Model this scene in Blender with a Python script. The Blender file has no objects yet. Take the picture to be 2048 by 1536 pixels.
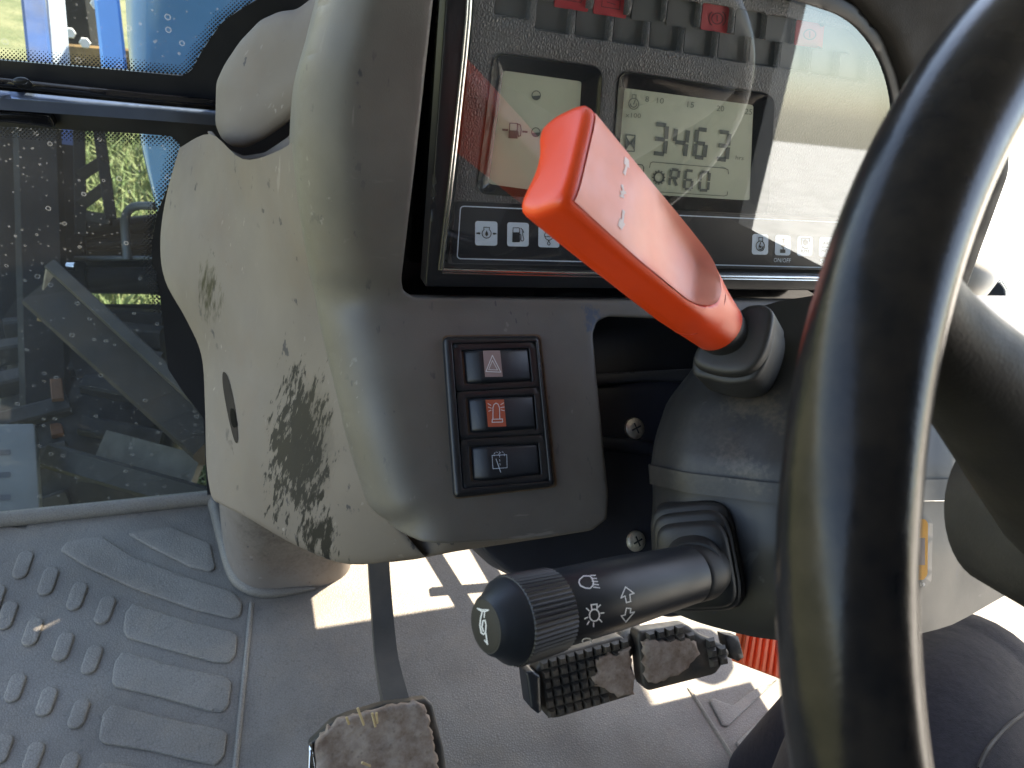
import bpy, bmesh, math, random
import numpy as np
import mathutils, mathutils.bvhtree
from mathutils import Vector, Matrix
from mathutils.geometry import delaunay_2d_cdt
random.seed(7); rng = np.random.default_rng(7)

# ------------------------------------------------------------------ camera
PITCH = 34.0; FPX = 1450.0
def _axes():
    X = np.array([4660-1024, 609-768, FPX]); X /= np.linalg.norm(X)
    s = math.sin(math.radians(PITCH)); A, B, Cc = X[0], X[1], -s*X[2]; n = A*A+B*B
    a0, b0 = A*Cc/n, B*Cc/n; t = math.sqrt((1-s*s)-a0*a0-b0*b0)/math.sqrt(n)
    D = np.array([a0-B*t, b0+A*t, s]); Y = np.cross(D, X)
    if Y[2] < 0: Y = -Y
    return X, Y, D
_X, _Y, _D = _axes()
RW = np.array([_X, _Y, -_D])                 # camera (right, down, forward) -> world (right, ahead, up)
CAM = np.array([0.0, 0.0, 0.8])              # cab floor is z = 0
scene = bpy.context.scene
col = scene.collection
cd = bpy.data.cameras.new('camera'); cam = bpy.data.objects.new('camera', cd); col.objects.link(cam)
r, d, f = RW[:, 0], RW[:, 1], RW[:, 2]
M = Matrix(((r[0], -d[0], -f[0], CAM[0]), (r[1], -d[1], -f[1], CAM[1]), (r[2], -d[2], -f[2], CAM[2]), (0, 0, 0, 1)))
cam.matrix_world = M
cd.sensor_width = 36; cd.lens = FPX/2048*36; cd.clip_start = 0.01; cd.clip_end = 500
cd.dof.use_dof = True; cd.dof.focus_distance = 0.55; cd.dof.aperture_fstop = 14
scene.camera = cam

# ------------------------------------------------------------------ light
SUN_AZ, SUN_EL = 62.0, 60.0                  # azimuth from straight ahead towards the right
w = bpy.data.worlds.new('World'); scene.world = w; w.use_nodes = True
nt = w.node_tree; bg = nt.nodes['Background']
sky = nt.nodes.new('ShaderNodeTexSky'); sky.sky_type = 'NISHITA'; sky.sun_disc = False
sky.sun_elevation = math.radians(SUN_EL); sky.sun_rotation = math.radians(SUN_AZ)
nt.links.new(sky.outputs[0], bg.inputs[0]); bg.inputs[1].default_value = 0.15
sl = bpy.data.lights.new('sun', 'SUN'); sl.energy = 5.0; sl.angle = math.radians(0.5); sl.color = (1, .95, .86)
so = bpy.data.objects.new('sun', sl); col.objects.link(so)
az, el = math.radians(SUN_AZ), math.radians(SUN_EL)
sdir = Vector((math.sin(az)*math.cos(el), math.cos(az)*math.cos(el), math.sin(el)))
so.rotation_euler = sdir.to_track_quat('Z', 'Y').to_euler(); so.location = (3, 3, 5)
scene.view_settings.view_transform = 'Standard'; scene.view_settings.look = 'None'
scene.view_settings.exposure = 2.35
scene.view_settings.use_white_balance = True; scene.view_settings.white_balance_temperature = 7550; scene.view_settings.white_balance_tint = 12; scene.view_settings.gamma = 1
scene.render.engine = 'CYCLES'
scene.cycles.max_bounces = 10; scene.cycles.transparent_max_bounces = 16
scene.cycles.sample_clamp_indirect = 8

# ------------------------------------------------------------------ geometry helpers
def ray(px, py): return RW @ np.array([(px-1024)/FPX, (py-768)/FPX, 1.0])
def W(px, py, dd): return CAM + ray(px, py)*dd
class Plane:
    def __init__(s, o, n): s.o = np.array(o, float); s.n = np.array(n, float)/np.linalg.norm(n)
    def __call__(s, px, py):
        q = ray(px, py); return CAM + q*((s.o-CAM) @ s.n/(q @ s.n))
    def depth(s, px, py): return (s.o-CAM) @ s.n/(ray(px, py) @ s.n)
    def off(s, h): return Plane(s.o+s.n*h, s.n)
def tilt(k): a = math.atan(k); return np.array([0, -math.cos(a), math.sin(a)])
FLOOR = Plane((0, 0, 0), (0, 0, 1))
FA = Plane(W(1000, 830, .50), tilt(.96))          # switch fascia, leaning back
KL = Plane(W(1000, 588, FA.depth(1000, 588)+.012), tilt(.11))   # instrument cluster, nearly upright
WIN = Plane((0, .812, 0), (0, -1, 0))             # front windscreen

def catmull(P, n=6, closed=False):
    P = [np.array(p, float) for p in P]; m = len(P); out = []
    rngi = range(m) if closed else range(m-1)
    for i in rngi:
        if closed: p0, p1, p2, p3 = P[i-1], P[i], P[(i+1) % m], P[(i+2) % m]
        else: p0, p1, p2, p3 = P[max(i-1, 0)], P[i], P[i+1], P[min(i+2, m-1)]
        for k in range(n):
            t = k/n
            out.append(.5*((2*p1)+(-p0+p2)*t+(2*p0-5*p1+4*p2-p3)*t*t+(-p0+3*p1-3*p2+p3)*t**3))
    if not closed: out.append(P[-1])
    return out
def rpoly(P, r, n=5):
    """polygon with rounded corners"""
    P = [np.array(p, float) for p in P]; out = []; m = len(P)
    for i in range(m):
        a, b, c = P[i-1], P[i], P[(i+1) % m]
        rr = r[i] if isinstance(r, (list, tuple)) else r
        la, lc = np.linalg.norm(a-b), np.linalg.norm(c-b)
        q = min(rr, la*.48, lc*.48)
        if q < .05: out.append(b); continue
        s, e = b+(a-b)/la*q, b+(c-b)/lc*q
        for k in range(n+1):
            t = k/n; out.append((1-t)**2*s+2*t*(1-t)*b+t*t*e)
    return out
def box_px(x0, y0, x1, y1): return [(x0, y0), (x1, y0), (x1, y1), (x0, y1)]
def resample(P, step):
    P = np.array(P, float); out = []
    for i in range(len(P)):
        a, b = P[i], P[(i+1) % len(P)]; L = np.linalg.norm(b-a); k = max(1, int(round(L/step)))
        for j in range(k): out.append(a+(b-a)*j/k)
    return np.array(out)
def segdist(Q, P, closed=True):
    Q = np.array(Q, float); P = np.array(P, float)
    A = P; B = np.roll(P, -1, 0)
    if not closed: A, B = P[:-1], P[1:]
    best = np.full(len(Q), 1e9)
    for a, b in zip(A, B):
        ab = b-a; L = ab @ ab
        if L < 1e-12: continue
        t = np.clip(((Q-a) @ ab)/L, 0, 1); dd = np.linalg.norm(Q-(a+t[:, None]*ab), axis=1)
        best = np.minimum(best, dd)
    return best
def inside(Q, P):
    Q = np.array(Q, float); P = np.array(P, float); c = np.zeros(len(Q), bool)
    x, y = Q[:, 0], Q[:, 1]
    for a, b in zip(P, np.roll(P, -1, 0)):
        cond = (a[1] > y) != (b[1] > y)
        with np.errstate(divide='ignore', invalid='ignore'):
            xi = (b[0]-a[0])*(y-a[1])/(b[1]-a[1]+1e-15)+a[0]
        c ^= cond & (x < xi)
    return c

def add_obj(name, verts, faces, m, parent=None, smooth=True, sharp=40):
    me = bpy.data.meshes.new(name)
    me.from_pydata([tuple(map(float, v)) for v in verts], [], [tuple(map(int, q)) for q in faces])
    bm = bmesh.new(); bm.from_mesh(me)
    bmesh.ops.remove_doubles(bm, verts=bm.verts, dist=1e-6)
    bmesh.ops.recalc_face_normals(bm, faces=bm.faces); bm.to_mesh(me); bm.free()
    if smooth:
        me.polygons.foreach_set('use_smooth', [True]*len(me.polygons))
        if sharp: me.set_sharp_from_angle(angle=math.radians(sharp))
    me.materials.append(m); me.update()
    o = bpy.data.objects.new(name, me); col.objects.link(o)
    if parent: o.parent = parent; o.matrix_parent_inverse = parent.matrix_world.inverted()
    return o
class MB:
    """collects geometry for one mesh"""
    def __init__(s): s.v = []; s.f = []
    def add(s, v, f):
        n = len(s.v); s.v += [np.array(q, float) for q in v]; s.f += [tuple(i+n for i in q) for q in f]; return s
    def build(s, name, m, parent=None, smooth=True, sharp=40): return add_obj(name, s.v, s.f, m, parent, smooth, sharp)
def tag(o, label=None, cat=None, group=None, kind=None):
    for k, v in (('label', label), ('category', cat), ('group', group), ('kind', kind)):
        if v: o[k] = v
    return o
def thing(name, loc, label, cat, group=None):
    o = bpy.data.objects.new(name, None); col.objects.link(o); o.location = Vector(tuple(map(float, loc)))
    o.empty_display_size = .03; tag(o, label, cat, group); bpy.context.view_layer.update(); return o

def relief_g(outline, surf, N, R=6, thick=.006, holes=(), hole_R=None, step=16, extra=None, rpx=None):
    """solid whose front follows surf over the outline, edges rounded over R px, thickness along -N"""
    N = np.array(N, float); N /= np.linalg.norm(N)
    loops = [resample(outline, step)]+[resample(h, step*.6) for h in holes]
    pts = []; edges = []
    for L in loops:
        n0 = len(pts); pts += list(L); k = len(L); edges += [(n0+i, n0+(i+1) % k) for i in range(k)]
    nb = len(pts)
    allL = loops
    cand = []
    Rs = [R]+[R if hole_R is None else hole_R]*len(holes)
    for L, rr in zip(loops, Rs):
        if rr <= 0: continue
        t = np.roll(L, -1, 0)-np.roll(L, 1, 0); t /= np.linalg.norm(t, axis=1)[:, None]+1e-9
        nn = np.stack([-t[:, 1], t[:, 0]], 1)
        for fr in (.06, .2, .45, 1.0):
            for sg in (1, -1):
                q = L+nn*sg*rr*fr
                ok = inside(q, loops[0])
                for h in loops[1:]: ok &= ~inside(q, h)
                q = q[ok]
                if len(q) == 0: continue
                dd = np.min([segdist(q, l) for l in loops], axis=0)
                cand += list(q[dd > rr*fr*.93])
    mn, mx = loops[0].min(0), loops[0].max(0)
    gx, gy = np.meshgrid(np.arange(mn[0], mx[0], step), np.arange(mn[1], mx[1], step))
    q = np.stack([gx.ravel(), gy.ravel()], 1)
    if len(q):
        ok = inside(q, loops[0])
        for h in loops[1:]: ok &= ~inside(q, h)
        q = q[ok]
        if len(q):
            dd = np.min([segdist(q, l) for l in loops], axis=0)
            cand += list(q[dd > max(max(Rs)*1.05, step*.35)])
    allp = pts+cand
    vs, es, fs, ov, oe, of = delaunay_2d_cdt([Vector((float(p[0]), float(p[1]))) for p in allp], edges, [], 0, 1e-4)
    V = np.array([(v[0], v[1]) for v in vs])
    F = [t for t in fs]
    cen = np.array([V[list(t)].mean(0) for t in F])
    ok = inside(cen, loops[0])
    for h in loops[1:]: ok &= ~inside(cen, h)
    F = [t for t, o in zip(F, ok) if o]
    H = np.zeros(len(V))
    for L, rr in zip(loops, Rs):
        if rr <= 0: continue
        dd = np.clip(segdist(V, L), 0, rr)
        sc = (rpx if rpx else .35e-3)
        H -= (rr-np.sqrt(np.maximum(rr*rr-(rr-dd)**2, 0)))*sc
    if extra is not None: H = H+extra(V)
    P = [surf(x, y)+N*h for (x, y), h in zip(V, H)]
    if thick:
        from collections import Counter
        cnt = Counter()
        for t in F:
            for a, b in zip(t, list(t[1:])+[t[0]]): cnt[(min(a, b), max(a, b))] += 1
        be = []
        for t in F:
            for a, b in zip(t, list(t[1:])+[t[0]]):
                if cnt[(min(a, b), max(a, b))] == 1: be.append((a, b))
        idx = {}
        for a, b in be:
            for q in (a, b):
                if q not in idx: idx[q] = len(P); P.append(P[q]-N*thick)
        F = list(F)+[(b, a, idx[a], idx[b]) for a, b in be]
    return P, F
def relief(name, outline, surf, N, m, parent=None, sharp=40, **kw):
    P, F = relief_g(outline, surf, N, **kw); return add_obj(name, P, F, m, parent, True, sharp)

def loft_g(rows, closed_u=False, nu=4, nv=4, cap=False):
    rows = [catmull(rw, nu, closed_u) for rw in rows]
    cols = list(zip(*rows)); cols = [catmull(c, nv) for c in cols]
    rows = list(zip(*cols)); m = len(rows[0]); V = [p for rw in rows for p in rw]; F = []
    for i in range(len(rows)-1):
        for j in range(m if closed_u else m-1):
            k = (j+1) % m; F.append((i*m+j, i*m+k, (i+1)*m+k, (i+1)*m+j))
    if cap:
        F.append(tuple(range(m))); F.append(tuple((len(rows)-1)*m+j for j in range(m)))
    return V, F
def frame(t):
    t = t/np.linalg.norm(t); a = np.array([0, 0, 1.]) if abs(t[2]) < .9 else np.array([1., 0, 0])
    u = np.cross(t, a); u /= np.linalg.norm(u); return u, np.cross(t, u)
def tube_g(P, R, seg=14, smooth=5, cap=True, sq=None, up=None):
    P = [np.array(p, float) for p in P]
    if not hasattr(R, '__len__'): R = [R]*len(P)
    if smooth and len(P) > 2:
        Q = catmull([np.append(p, q) for p, q in zip(P, R)], smooth); P = [q[:3] for q in Q]; R = [q[3] for q in Q]
    V = []; F = []; u = None
    for i, p in enumerate(P):
        t = P[min(i+1, len(P)-1)]-P[max(i-1, 0)]; t = t/np.linalg.norm(t)
        if u is None:
            u = frame(t)[0] if up is None else np.array(up)-t*(np.array(up) @ t)
        u = u-t*(u @ t); u /= np.linalg.norm(u); v = np.cross(t, u)
        for k in range(seg):
            a = 2*math.pi*(k+.5*(sq is not None))/seg; c, s = math.cos(a), math.sin(a)
            if sq is not None: V.append(p+R[i]*(u*c*sq[0]+v*s*sq[1])*1.414)
            else: V.append(p+R[i]*(u*c+v*s))
    n = len(P)
    for i in range(n-1):
        for k in range(seg):
            l = (k+1) % seg; F.append((i*seg+k, i*seg+l, (i+1)*seg+l, (i+1)*seg+k))
    if cap: F.append(tuple(range(seg))); F.append(tuple((n-1)*seg+k for k in range(seg)))
    return V, F
def tube(name, P, R, m, parent=None, sharp=40, **kw):
    V, F = tube_g(P, R, **kw); return add_obj(name, V, F, m, parent, True, sharp)
def bar(name, a, b, wdt, hgt, m, parent=None, up=(0, 0, 1), bev=.12):
    V, F = bar_g(a, b, wdt, hgt, up, bev); return add_obj(name, V, F, m, parent, True, 30)
def bar_g(a, b, wdt, hgt, up=(0, 0, 1), bev=.12):
    a, b = np.array(a, float), np.array(b, float); t = b-a; t /= np.linalg.norm(t)
    v = np.array(up, float)-t*(np.array(up, float) @ t); v /= np.linalg.norm(v); u = np.cross(t, v)
    c = bev*min(wdt, hgt); x, y = wdt/2, hgt/2
    ring = [(x, -y+c), (x, y-c), (x-c, y), (-x+c, y), (-x, y-c), (-x, -y+c), (-x+c, -y), (x-c, -y)]
    V = [p+u*q[0]+v*q[1] for p in (a, b) for q in ring]
    F = [(k, (k+1) % 8, 8+(k+1) % 8, 8+k) for k in range(8)]+[tuple(range(8)), tuple(range(8, 16))]
    return V, F
def lathe_g(A, B, prof, seg=40, knurl=None):
    """surface of revolution about A->B; prof = [(t, radius)]"""
    A, B = np.array(A, float), np.array(B, float); t = B-A; L = np.linalg.norm(t); t /= L; u, v = frame(t)
    V = []; F = []
    for i, (s, rr) in enumerate(prof):
        for k in range(seg):
            a = 2*math.pi*k/seg; V.append(A+t*L*s+rr*(u*math.cos(a)+v*math.sin(a)))
    for i in range(len(prof)-1):
        for k in range(seg):
            l = (k+1) % seg; F.append((i*seg+k, i*seg+l, (i+1)*seg+l, (i+1)*seg+k))
    F.append(tuple(range(seg))); F.append(tuple((len(prof)-1)*seg+k for k in range(seg)))
    return V, F

# flat marks that lie on a surface -------------------------------------------------
class Mark(MB):
    def __init__(s, surf, N, h=.0003, scale=1., org=(0, 0), k=1.):
        super().__init__(); s.surf = surf; s.N = N; s.h = h; s.org = org; s.k = k
    def T(s, p): return (s.org[0]+p[0]/s.k, s.org[1]+p[1]/s.k)
    def P3(s, p):
        q = s.surf(*p); n = s.N(q) if callable(s.N) else s.N
        return q+np.array(n)*s.h
    def line(s, P, wd=2, closed=False, sub=1):
        P = [np.array(s.T(p)) for p in P]
        if closed: P = P+[P[0]]
        for a, b in zip(P[:-1], P[1:]):
            t = b-a; L = np.linalg.norm(t)
            if L < 1e-6: continue
            t /= L; n = np.array([-t[1], t[0]])*wd/2; e = t*wd*.35
            k = max(1, int(sub))
            pts = []
            for i in range(k+1):
                c = a-e+(b-a+2*e)*i/k; pts += [s.P3(c+n), s.P3(c-n)]
            s.add(pts, [(2*i, 2*i+1, 2*i+3, 2*i+2) for i in range(k)])
        return s
    def fill(s, P):
        P = [s.T(p) for p in P]; s.add([s.P3(p) for p in P], [tuple(range(len(P)))]); return s
    def arc(s, c, rx, ry, a0=0, a1=360, wd=2, n=20):
        s.line([(c[0]+rx*math.cos(math.radians(a0+(a1-a0)*i/n)), c[1]+ry*math.sin(math.radians(a0+(a1-a0)*i/n))) for i in range(n+1)], wd); return s
    def disc(s, c, rx, ry, n=20, a0=0, a1=360):
        s.fill([(c[0]+rx*math.cos(math.radians(a0+(a1-a0)*i/n)), c[1]+ry*math.sin(math.radians(a0+(a1-a0)*i/n))) for i in range(n)]); return s
    def text(s, body, p, xv, yv):
        """p = lower left corner, xv = vector over the whole text width, yv = vector over the cap height (px)"""
        cu = bpy.data.curves.new('t', 'FONT'); cu.body = body; cu.resolution_u = 2
        ob = bpy.data.objects.new('t', cu); col.objects.link(ob)
        dg = bpy.context.evaluated_depsgraph_get(); me = bpy.data.meshes.new_from_object(ob.evaluated_get(dg))
        co = np.array([v.co[:2] for v in me.vertices]); mn, mx = co.min(0), co.max(0); co = (co-mn)/(mx-mn)
        p, xv, yv = np.array(p, float), np.array(xv, float), np.array(yv, float)
        s.add([s.P3(s.T(p+c[0]*xv+c[1]*yv)) for c in co], [tuple(q.vertices) for q in me.polygons])
        bpy.data.objects.remove(ob); bpy.data.curves.remove(cu); bpy.data.meshes.remove(me); return s
    def seg7(s, ch, tl, tr, bl, wd):
        tl, tr, bl = [np.array(q, float) for q in (tl, tr, bl)]; x, y = tr-tl, bl-tl
        g = {'a': ((0, 0), (1, 0)), 'b': ((1, 0), (1, .5)), 'c': ((1, .5), (1, 1)), 'd': ((0, 1), (1, 1)), 'e': ((0, .5), (0, 1)), 'f': ((0, 0), (0, .5)), 'g': ((0, .5), (1, .5)), 'k': ((.45, .55), (1, 1))}
        on = {'3': 'abgcd', '4': 'fgbc', '6': 'afgedc', '0': 'abcdef', 'R': 'abfgek', '8': 'abcdefg'}[ch]
        for q in on:
            (a, b), (c, e) = g[q]; A = tl+x*a+y*b; B = tl+x*c+y*e; m = (B-A); L = np.linalg.norm(m)
            s.line([A+m/L*wd*.55, B-m/L*wd*.55], wd/s.k)
        return s
    def build(s, name, m, parent=None): return add_obj(name, s.v, s.f, m, parent, False)

# ------------------------------------------------------------------ materials
class NT:
    def __init__(s, name):
        s.m = bpy.data.materials.new(name); s.m.use_nodes = True; s.t = s.m.node_tree; s.t.nodes.clear()
        s.out = s.n('ShaderNodeOutputMaterial'); s._pos = None
    def n(s, ty, **kw):
        q = s.t.nodes.new(ty)
        for k, v in kw.items(): setattr(q, k, v)
        return q
    def l(s, a, b): s.t.links.new(a, b)
    def pos(s):
        if s._pos is None: s._pos = s.n('ShaderNodeNewGeometry').outputs['Position']
        return s._pos
    def set(s, sock, v):
        if hasattr(v, 'is_linked') or hasattr(v, 'links'): s.l(v, sock)
        else: sock.default_value = v
    def math(s, op, a, b=None, clamp=False):
        q = s.n('ShaderNodeMath', operation=op); q.use_clamp = clamp; s.set(q.inputs[0], a)
        if b is not None: s.set(q.inputs[1], b)
        return q.outputs[0]
    def noise(s, scale, detail=4, stretch=None, rough=.55, dist=0, off=(0, 0, 0)):
        v = s.pos()
        if stretch or any(off):
            mp = s.n('ShaderNodeMapping'); s.l(v, mp.inputs[0]); mp.inputs['Scale'].default_value = stretch or (1, 1, 1); mp.inputs['Location'].default_value = off; v = mp.outputs[0]
        q = s.n('ShaderNodeTexNoise'); s.l(v, q.inputs['Vector']); q.inputs['Scale'].default_value = scale
        q.inputs['Detail'].default_value = detail; q.inputs['Roughness'].default_value = rough; q.inputs['Distortion'].default_value = dist
        return q.outputs[0]
    def voro(s, scale, feature='F1', out='Distance', stretch=None):
        v = s.pos()
        if stretch:
            mp = s.n('ShaderNodeMapping'); s.l(v, mp.inputs[0]); mp.inputs['Scale'].default_value = stretch; v = mp.outputs[0]
        q = s.n('ShaderNodeTexVoronoi', feature=feature); s.l(v, q.inputs['Vector']); q.inputs['Scale'].default_value = scale
        return q.outputs[out]
    def ramp(s, x, a, b, lo=0., hi=1.):
        q = s.n('ShaderNodeMapRange'); q.clamp = True; s.set(q.inputs[0], x)
        q.inputs[1].default_value = a; q.inputs[2].default_value = b; q.inputs[3].default_value = lo; q.inputs[4].default_value = hi
        return q.outputs[0]
    def mix(s, fac, a, b):
        q = s.n('ShaderNodeMix', data_type='RGBA'); s.set(q.inputs[0], fac)
        for sock, v in ((q.inputs[6], a), (q.inputs[7], b)):
            if isinstance(v, tuple): sock.default_value = (*v, 1)[:4]
            else: s.l(v, sock)
        return q.outputs[2]
    def blob(s, c, rad, up=None):
        """0 at centre, 1 at an ellipsoid's surface"""
        mp = s.n('ShaderNodeVectorMath', operation='SUBTRACT'); s.l(s.pos(), mp.inputs[0]); mp.inputs[1].default_value = tuple(c)
        sc = s.n('ShaderNodeVectorMath', operation='MULTIPLY'); s.l(mp.outputs[0], sc.inputs[0]); sc.inputs[1].default_value = tuple(1/q for q in rad)
        ln = s.n('ShaderNodeVectorMath', operation='LENGTH'); s.l(sc.outputs[0], ln.inputs[0]); return ln.outputs['Value']
    def bump(s, h, strength=.3, dist=.001, prev=None):
        q = s.n('ShaderNodeBump'); s.l(h, q.inputs['Height']); q.inputs['Strength'].default_value = strength; q.inputs['Distance'].default_value = dist
        if prev is not None: s.l(prev, q.inputs['Normal'])
        return q.outputs[0]
    def pbr(s, color, rough=.5, metal=0., spec=.5, normal=None, coat=0., sss=None):
        b = s.n('ShaderNodeBsdfPrincipled')
        if isinstance(color, tuple): b.inputs['Base Color'].default_value = (*color, 1)
        else: s.l(color, b.inputs['Base Color'])
        s.set(b.inputs['Roughness'], rough); b.inputs['Metallic'].default_value = metal; b.inputs['Specular IOR Level'].default_value = spec
        b.inputs['Coat Weight'].default_value = coat
        if normal is not None: s.l(normal, b.inputs['Normal'])
        return b.outputs[0]
    def done(s, sh): s.l(sh, s.out.inputs[0]); return s.m

def plastic(name, c, rough=.5, grain=0, gs=.25, var=.18, vs=14, dust=None, dust_amt=.5, spec=.5, coat=0, scr=0, metal=0):
    t = NT(name); n1 = t.noise(vs, 5); lo = tuple(q*(1-var) for q in c); hi = tuple(q*(1+var) for q in c)
    cc = t.mix(t.ramp(n1, .3, .7), lo, hi); rg = t.ramp(t.noise(vs*2.3, 4, off=(3, 1, 2)), .3, .7, rough*.85, min(1, rough*1.15))
    if dust:
        mk = t.ramp(t.noise(vs*.8, 6, off=(1, 5, 2)), .5-.2*dust_amt, .85, 0, dust_amt); cc = t.mix(mk, cc, dust)
        sp = t.ramp(t.voro(420), .06, .11, .5*dust_amt, 0); cc = t.mix(t.math('MULTIPLY', sp, t.ramp(t.noise(60, 2), .5, .6)), cc, tuple(min(1, q*1.6) for q in dust))
    if scr:
        s1 = t.ramp(t.noise(70, 3, stretch=(1, .12, .12), off=(2, 2, 2)), .70, .74, 0, scr); s2 = t.ramp(t.noise(60, 3, stretch=(.15, 1, 1.2), off=(7, 2, 2)), .71, .74, 0, scr)
        cc = t.mix(t.math('MAXIMUM', s1, s2), cc, tuple(min(1, q*2.2+.03) for q in c))
    nm = None
    if grain: nm = t.bump(t.noise(grain, 3), gs, .0006)
    return t.done(t.pbr(cc, rg, metal, spec, nm, coat))

def patchy(name, base, base2, rough, patches, vs=9, grain=1200, gs=.2, spec=.4):
    """weathered plastic; patches = (centre, radii, colour, hardness, streak)"""
    t = NT(name); cc = t.mix(t.ramp(t.noise(vs, 5), .32, .68), base, base2)
    cc = t.mix(t.ramp(t.noise(3.5, 3, off=(4, 4, 1)), .45, .75, 0, .5), cc, tuple(q*k for q, k in zip(base2, (1.02, .97, .80))))
    sc = t.ramp(t.noise(90, 3, stretch=(1, 1, .15)), .71, .74, 0, .45); cc = t.mix(sc, cc, tuple(min(1, q*1.35+.03) for q in base2))
    sp = t.ramp(t.voro(260), .05, .09, .5, 0); sp = t.math('MULTIPLY', sp, t.ramp(t.noise(25, 2, off=(9, 1, 1)), .55, .65)); cc = t.mix(sp, cc, (.05, .05, .05))
    dk = t.math('MULTIPLY', t.ramp(t.noise(150, 4, stretch=(1, .4, .4), off=(1, 9, 4)), .645, .69, 0, .7), t.ramp(t.noise(18, 2, off=(2, 2, 9)), .46, .58)); cc = t.mix(dk, cc, (.022, .026, .038))
    lt = t.math('MULTIPLY', t.ramp(t.noise(200, 3, stretch=(.12, 1, .5), off=(4, 2, 4)), .65, .70, 0, .5), t.ramp(t.noise(15, 2, off=(7, 2, 9)), .52, .64)); cc = t.mix(lt, cc, tuple(min(1, q*1.7+.03) for q in base2))
    bd = t.ramp(t.noise(11, 6, off=(6, 6, 2), rough=.7), .5, .78, 0, .45); cc = t.mix(bd, cc, tuple(q*k for q, k in zip(base2, (.98, .80, .64))))
    for c, rad, colr, hard, streak, *am in patches:
        am = am[0] if am else 1.
        d0 = t.blob(c, rad); nn = t.noise(105 if streak else 40, 6, stretch=(1, 1, .22) if streak else None, rough=.7)
        fine = t.noise(300, 3, stretch=(1, 1, .3) if streak else None)
        v = t.math('ADD', t.math('SUBTRACT', 1.0, d0), t.math('MULTIPLY', t.math('SUBTRACT', nn, .5), 1.9*am))
        v = t.math('ADD', v, t.math('MULTIPLY', t.math('SUBTRACT', fine, .5), 1.2*am))
        mk = t.math('MULTIPLY', t.ramp(v, .15, .15+hard), t.ramp(d0, 1.25, 1.6, 1, 0)); cc = t.mix(mk, cc, colr)
    return t.done(t.pbr(cc, t.ramp(t.noise(20, 4), .3, .7, rough*.85, rough*1.12), 0, spec, t.bump(t.noise(grain, 3), gs, .0005)))

m_black = plastic('black_plastic', (.012, .013, .016), .38, 900, .12, dust=(.10, .09, .075), dust_amt=.12)
m_gloss = plastic('gloss_black', (.006, .006, .008), .12, dust=(.1, .1, .1), dust_amt=.05)
m_shroud = plastic('shroud_plastic', (.030, .032, .037), .45, 1500, .18, dust=(.17, .14, .105), dust_amt=.30, scr=.15)
m_shroud2 = plastic('side_plate_plastic', (.022, .024, .034), .42, 1500, .15, dust=(.12, .10, .08), dust_amt=.15, scr=.2)
m_rubber = plastic('boot_rubber', (.016, .0165, .018), .55, 1300, .2, dust=(.12, .10, .08), dust_amt=.25)
m_stalk = plastic('stalk_plastic', (.013, .016, .022), .42, 1600, .10, dust=(.1, .1, .09), dust_amt=.10)
m_white = plastic('white_print', (.75, .75, .75), .5, var=.04)
m_print = plastic('icon_print', (.70, .82, .95), .5, var=.03)
m_ink = plastic('dark_ink', (.02, .025, .03), .5)
m_orange = plastic('orange_plastic', (.86, .065, .010), .34, 1500, .05, var=.06, spec=.55)
m_orange_face = plastic('worn_sheen_orange', (.92, .33, .235), .46, 1500, .06, var=.07, vs=30, spec=.7)  # paler than the grip: wear plus sky sheen put into the colour
m_red = plastic('red_lens', (.42, .022, .03), .45, 300, .1, var=.1)
m_steel = plastic('screw_steel', (.72, .68, .60), .35, 400, .4, metal=.75, var=.3, vs=250, dust=(.2, .13, .06), dust_amt=.5)
m_chrome = plastic('chrome_trim', (.6, .6, .6), .22, metal=1)
m_sticker = plastic('yellow_sticker', (.62, .27, .006), .6, spec=.2)
m_blue = plastic('blue_paint', (.10, .34, .72), .2, var=.06, spec=.6, coat=.6)
m_dkblue = plastic('dusty_blue_paint', (.02, .07, .22), .45, dust=(.15, .13, .1), dust_amt=.5)
m_steelblack = plastic('loader_steel', (.006, .006, .0055), .6, 200, .3, dust=(.030, .024, .017), dust_amt=.4, spec=.2, vs=6)
m_rust = plastic('rust_steel', (.14, .06, .025), .8, 150, .5, var=.4, vs=30)
m_plate = plastic('grey_step_paint', (.075, .085, .083), .5, 200, .2, vs=8)
m_head = plastic('roof_lining', (.16, .16, .15), .8)
m_seat = plastic('seat_cloth', (.035, .035, .038), .9, 400, .4)
m_pillar = plastic('cab_paint', (.02, .022, .026), .4)

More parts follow.
